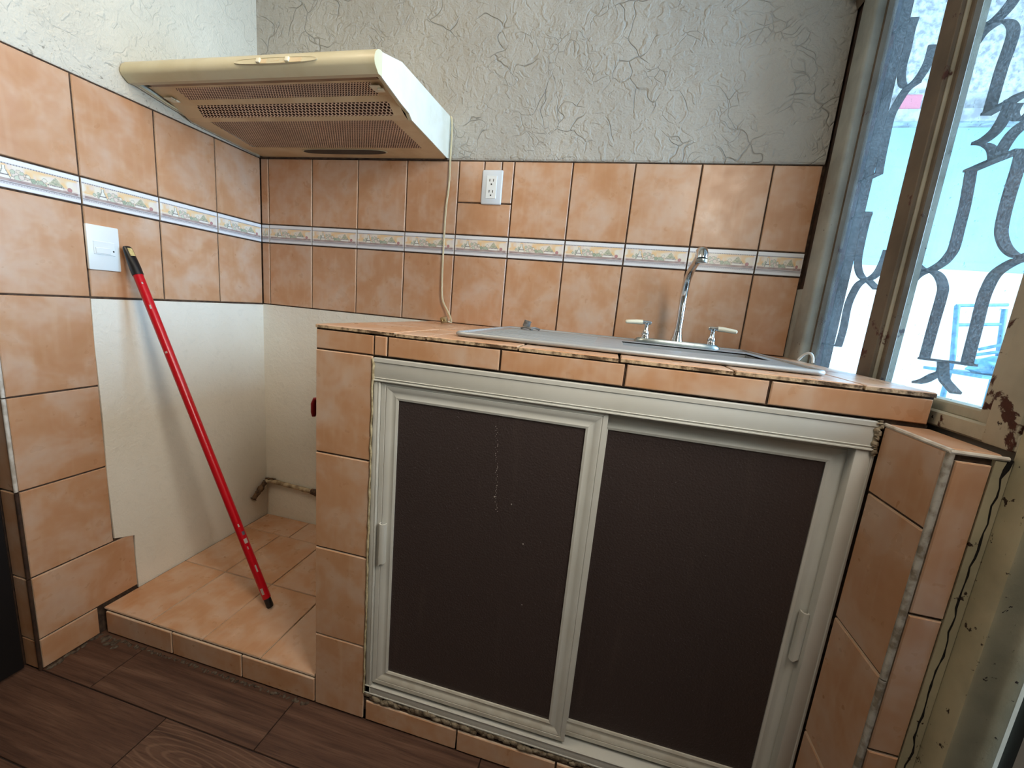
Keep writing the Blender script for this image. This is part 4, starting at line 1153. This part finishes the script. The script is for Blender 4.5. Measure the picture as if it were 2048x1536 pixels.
# ---- rubber fitting left on the drainboard
ft = empty('drain_strainer', (1.175, -0.20, SZ)); tag(ft, 'grey rubber drain fitting lying on the sink drainboard', 'fitting')
FC = Vector((1.166, -0.15, SZ))
bm = bmesh.new(); m = Matrix.Translation(FC + Vector((-0.004, 0, 0.019))) @ Matrix.Rotation(math.radians(14), 4, 'Y')
lathe(bm, [(0.004, -0.010), (0.0115, -0.010), (0.0125, -0.006), (0.011, 0.006), (0.012, 0.010), (0.004, 0.010)], (0, 0, 0), 'Z', 16); bmesh.ops.transform(bm, matrix=m, verts=bm.verts)
fin(bm, 'plug_body', M_GREYRUB, ft, smooth=40)
for pts in ([(-0.020, -0.010, 0.003), (-0.012, -0.012, 0.007), (0.004, -0.014, 0.007), (0.016, -0.018, 0.003)], [(-0.006, 0, 0.010), (0.006, -0.008, 0.008), (0.014, -0.014, 0.0045), (0.018, -0.016, 0.003)], [(0.012, -0.012, 0.006), (0.022, -0.004, 0.008), (0.034, 0.002, 0.0055), (0.038, 0.002, 0.003)]):
    bm = bmesh.new(); pp = smooth_path([FC + Vector(p) for p in pts], 5); tube(bm, pp, 0.0034, 8); fin(bm, 'strap', M_GREYRUB, ft, smooth=50)

# ---- hook at the top of the window jamb
hk = empty('curtain_hook', (1.955, -0.01, 2.03)); tag(hk, 'small painted curtain hook high on the window corner', 'hook')
bm = bmesh.new(); rr = []
for k in range(17):
    a = 2 * math.pi * k / 16; rr.append((1.948 + 0.012 * math.cos(a), -0.016, 2.032 + 0.014 * math.sin(a)))
tube(bm, rr, 0.0035, 8, cap=False); fin(bm, 'ring', M_FRAMEG, hk, smooth=50)
bm = bmesh.new(); prism(bm, [(1.966, 1.998), (1.985, 2.03), (1.985, 2.07), (1.955, 2.07), (1.955, 2.03)], 1, -0.036, -0.004); fin(bm, 'bracket', M_FRAMEB, hk)
# ---- white sealing ring at the window corner, on the counter
cr = empty('white_hose', (1.955, -0.20, CT)); tag(cr, 'short white plastic hose loop at the window corner of the counter', 'hose')
bm = bmesh.new(); pp = smooth_path([(1.950, -0.150, 1.045), (1.956, -0.165, 1.062), (1.960, -0.185, 1.068), (1.962, -0.202, 1.060), (1.962, -0.210, 1.044)], 6); tube(bm, pp, 0.0035, 8); fin(bm, 'loop', M_PLATE, cr, smooth=50)

# ================================================================ PATIO OUTSIDE
EY = 2.2
bxo('patio_floor', (2.1, 7.0, -5.0, EY, -0.25, -0.10), M_EXTF); tag(bpy.data.objects['patio_floor'], 'pale cement patio floor outside the window', kind='structure')
pw = bxo('wall_patio', (1.9, 7.0, EY, EY + 0.2, -0.2, 2.585), M_EXTW); tag(pw, 'white and pale blue patio wall seen through the window', kind='structure')
bxo('blue_band', (1.9, 7.0, EY - 0.01, EY + 0.1, 1.66, 2.58), M_EXTB, pw)
bxo('ledge', (1.9, 7.0, EY - 0.10, EY + 0.2, 2.585, 2.66), M_EXTL, pw)
bxo('ledge', (1.9, 7.0, EY - 0.04, EY + 0.2, 2.66, 2.78), M_EXTL, pw)
bxo('roughcast', (1.9, 7.0, EY - 0.02, EY + 0.2, 2.78, 4.4), M_EXTG, pw)
tag(bxo('wall_patioside', (7.0, 7.2, -5.0, EY, -0.2, 2.6), M_EXTW), 'white wall on the far side of the patio', kind='structure')
tag(bxo('wall_neighbour', (1.93, 2.08, 0.17, EY, -0.2, 3.2), M_EXTW), 'white outer wall running back beside the patio', kind='structure')
cl = bxo('pink_cloth', (3.12, 3.25, EY - 0.085, EY - 0.05, 2.66, 2.76), M_PINK, None, bev=0.012, seg=2); tag(cl, 'pink cloth lying on the patio wall ledge', 'cloth')
# rack standing outside
rk = empty('metal_rack', (3.27, 1.2, -0.1)); tag(rk, 'blue metal rack standing outside beyond the right pane', 'rack')
RY = 1.2
for (xa, xb) in ((3.160, 3.205), (3.362, 3.400)):
    bm = bmesh.new(); tube(bm, [(xa, RY, 1.335), (xb, RY, 1.06), (xb + 0.02, RY, -0.1)], 0.012, 10); fin(bm, 'post', M_BLUE, rk, smooth=50)
for (xa, za, xb, zb) in ((3.155, 1.333, 3.37, 1.356), (3.175, 1.235, 3.375, 1.258)):
    bm = bmesh.new(); tube(bm, [(xa, RY, za), (xb, RY, zb)], 0.008, 8); fin(bm, 'cross_rail', M_BLUE, rk, smooth=50)
for (xa, za, xb, zb) in ((3.29, 1.12, 3.40, 1.17), (3.28, 1.09, 3.40, 1.13), (3.24, 1.06, 3.42, 1.06)):
    bm = bmesh.new(); tube(bm, [(xa, RY - 0.02, za), (xb, RY - 0.05, zb)], 0.008, 8); fin(bm, 'arm', M_BLUE, rk, smooth=50)
bxo('shelf', (3.18, 3.45, RY - 0.24, RY + 0.15, 0.985, 1.0), M_BLUE, rk)
tp = bmesh.new(); bmesh.ops.create_icosphere(tp, subdivisions=4, radius=1.0)
from mathutils import noise as mn
for v in tp.verts:
    d = 1 + 0.28 * mn.noise(v.co * 2.3) + 0.12 * mn.noise(v.co * 6)
    v.co = Vector((v.co.x * 0.085 * d, v.co.y * 0.08 * d, max(v.co.z * 0.055 * d, -0.03)))
tpo = fin(tp, 'tarp_bundle', M_TARP, None, smooth=60, loc=(3.305, RY - 0.12, 1.0325)); tag(tpo, 'crumpled blue tarp bundle on the rack outside', 'tarp')
# low table with a white cloth beneath the window outside
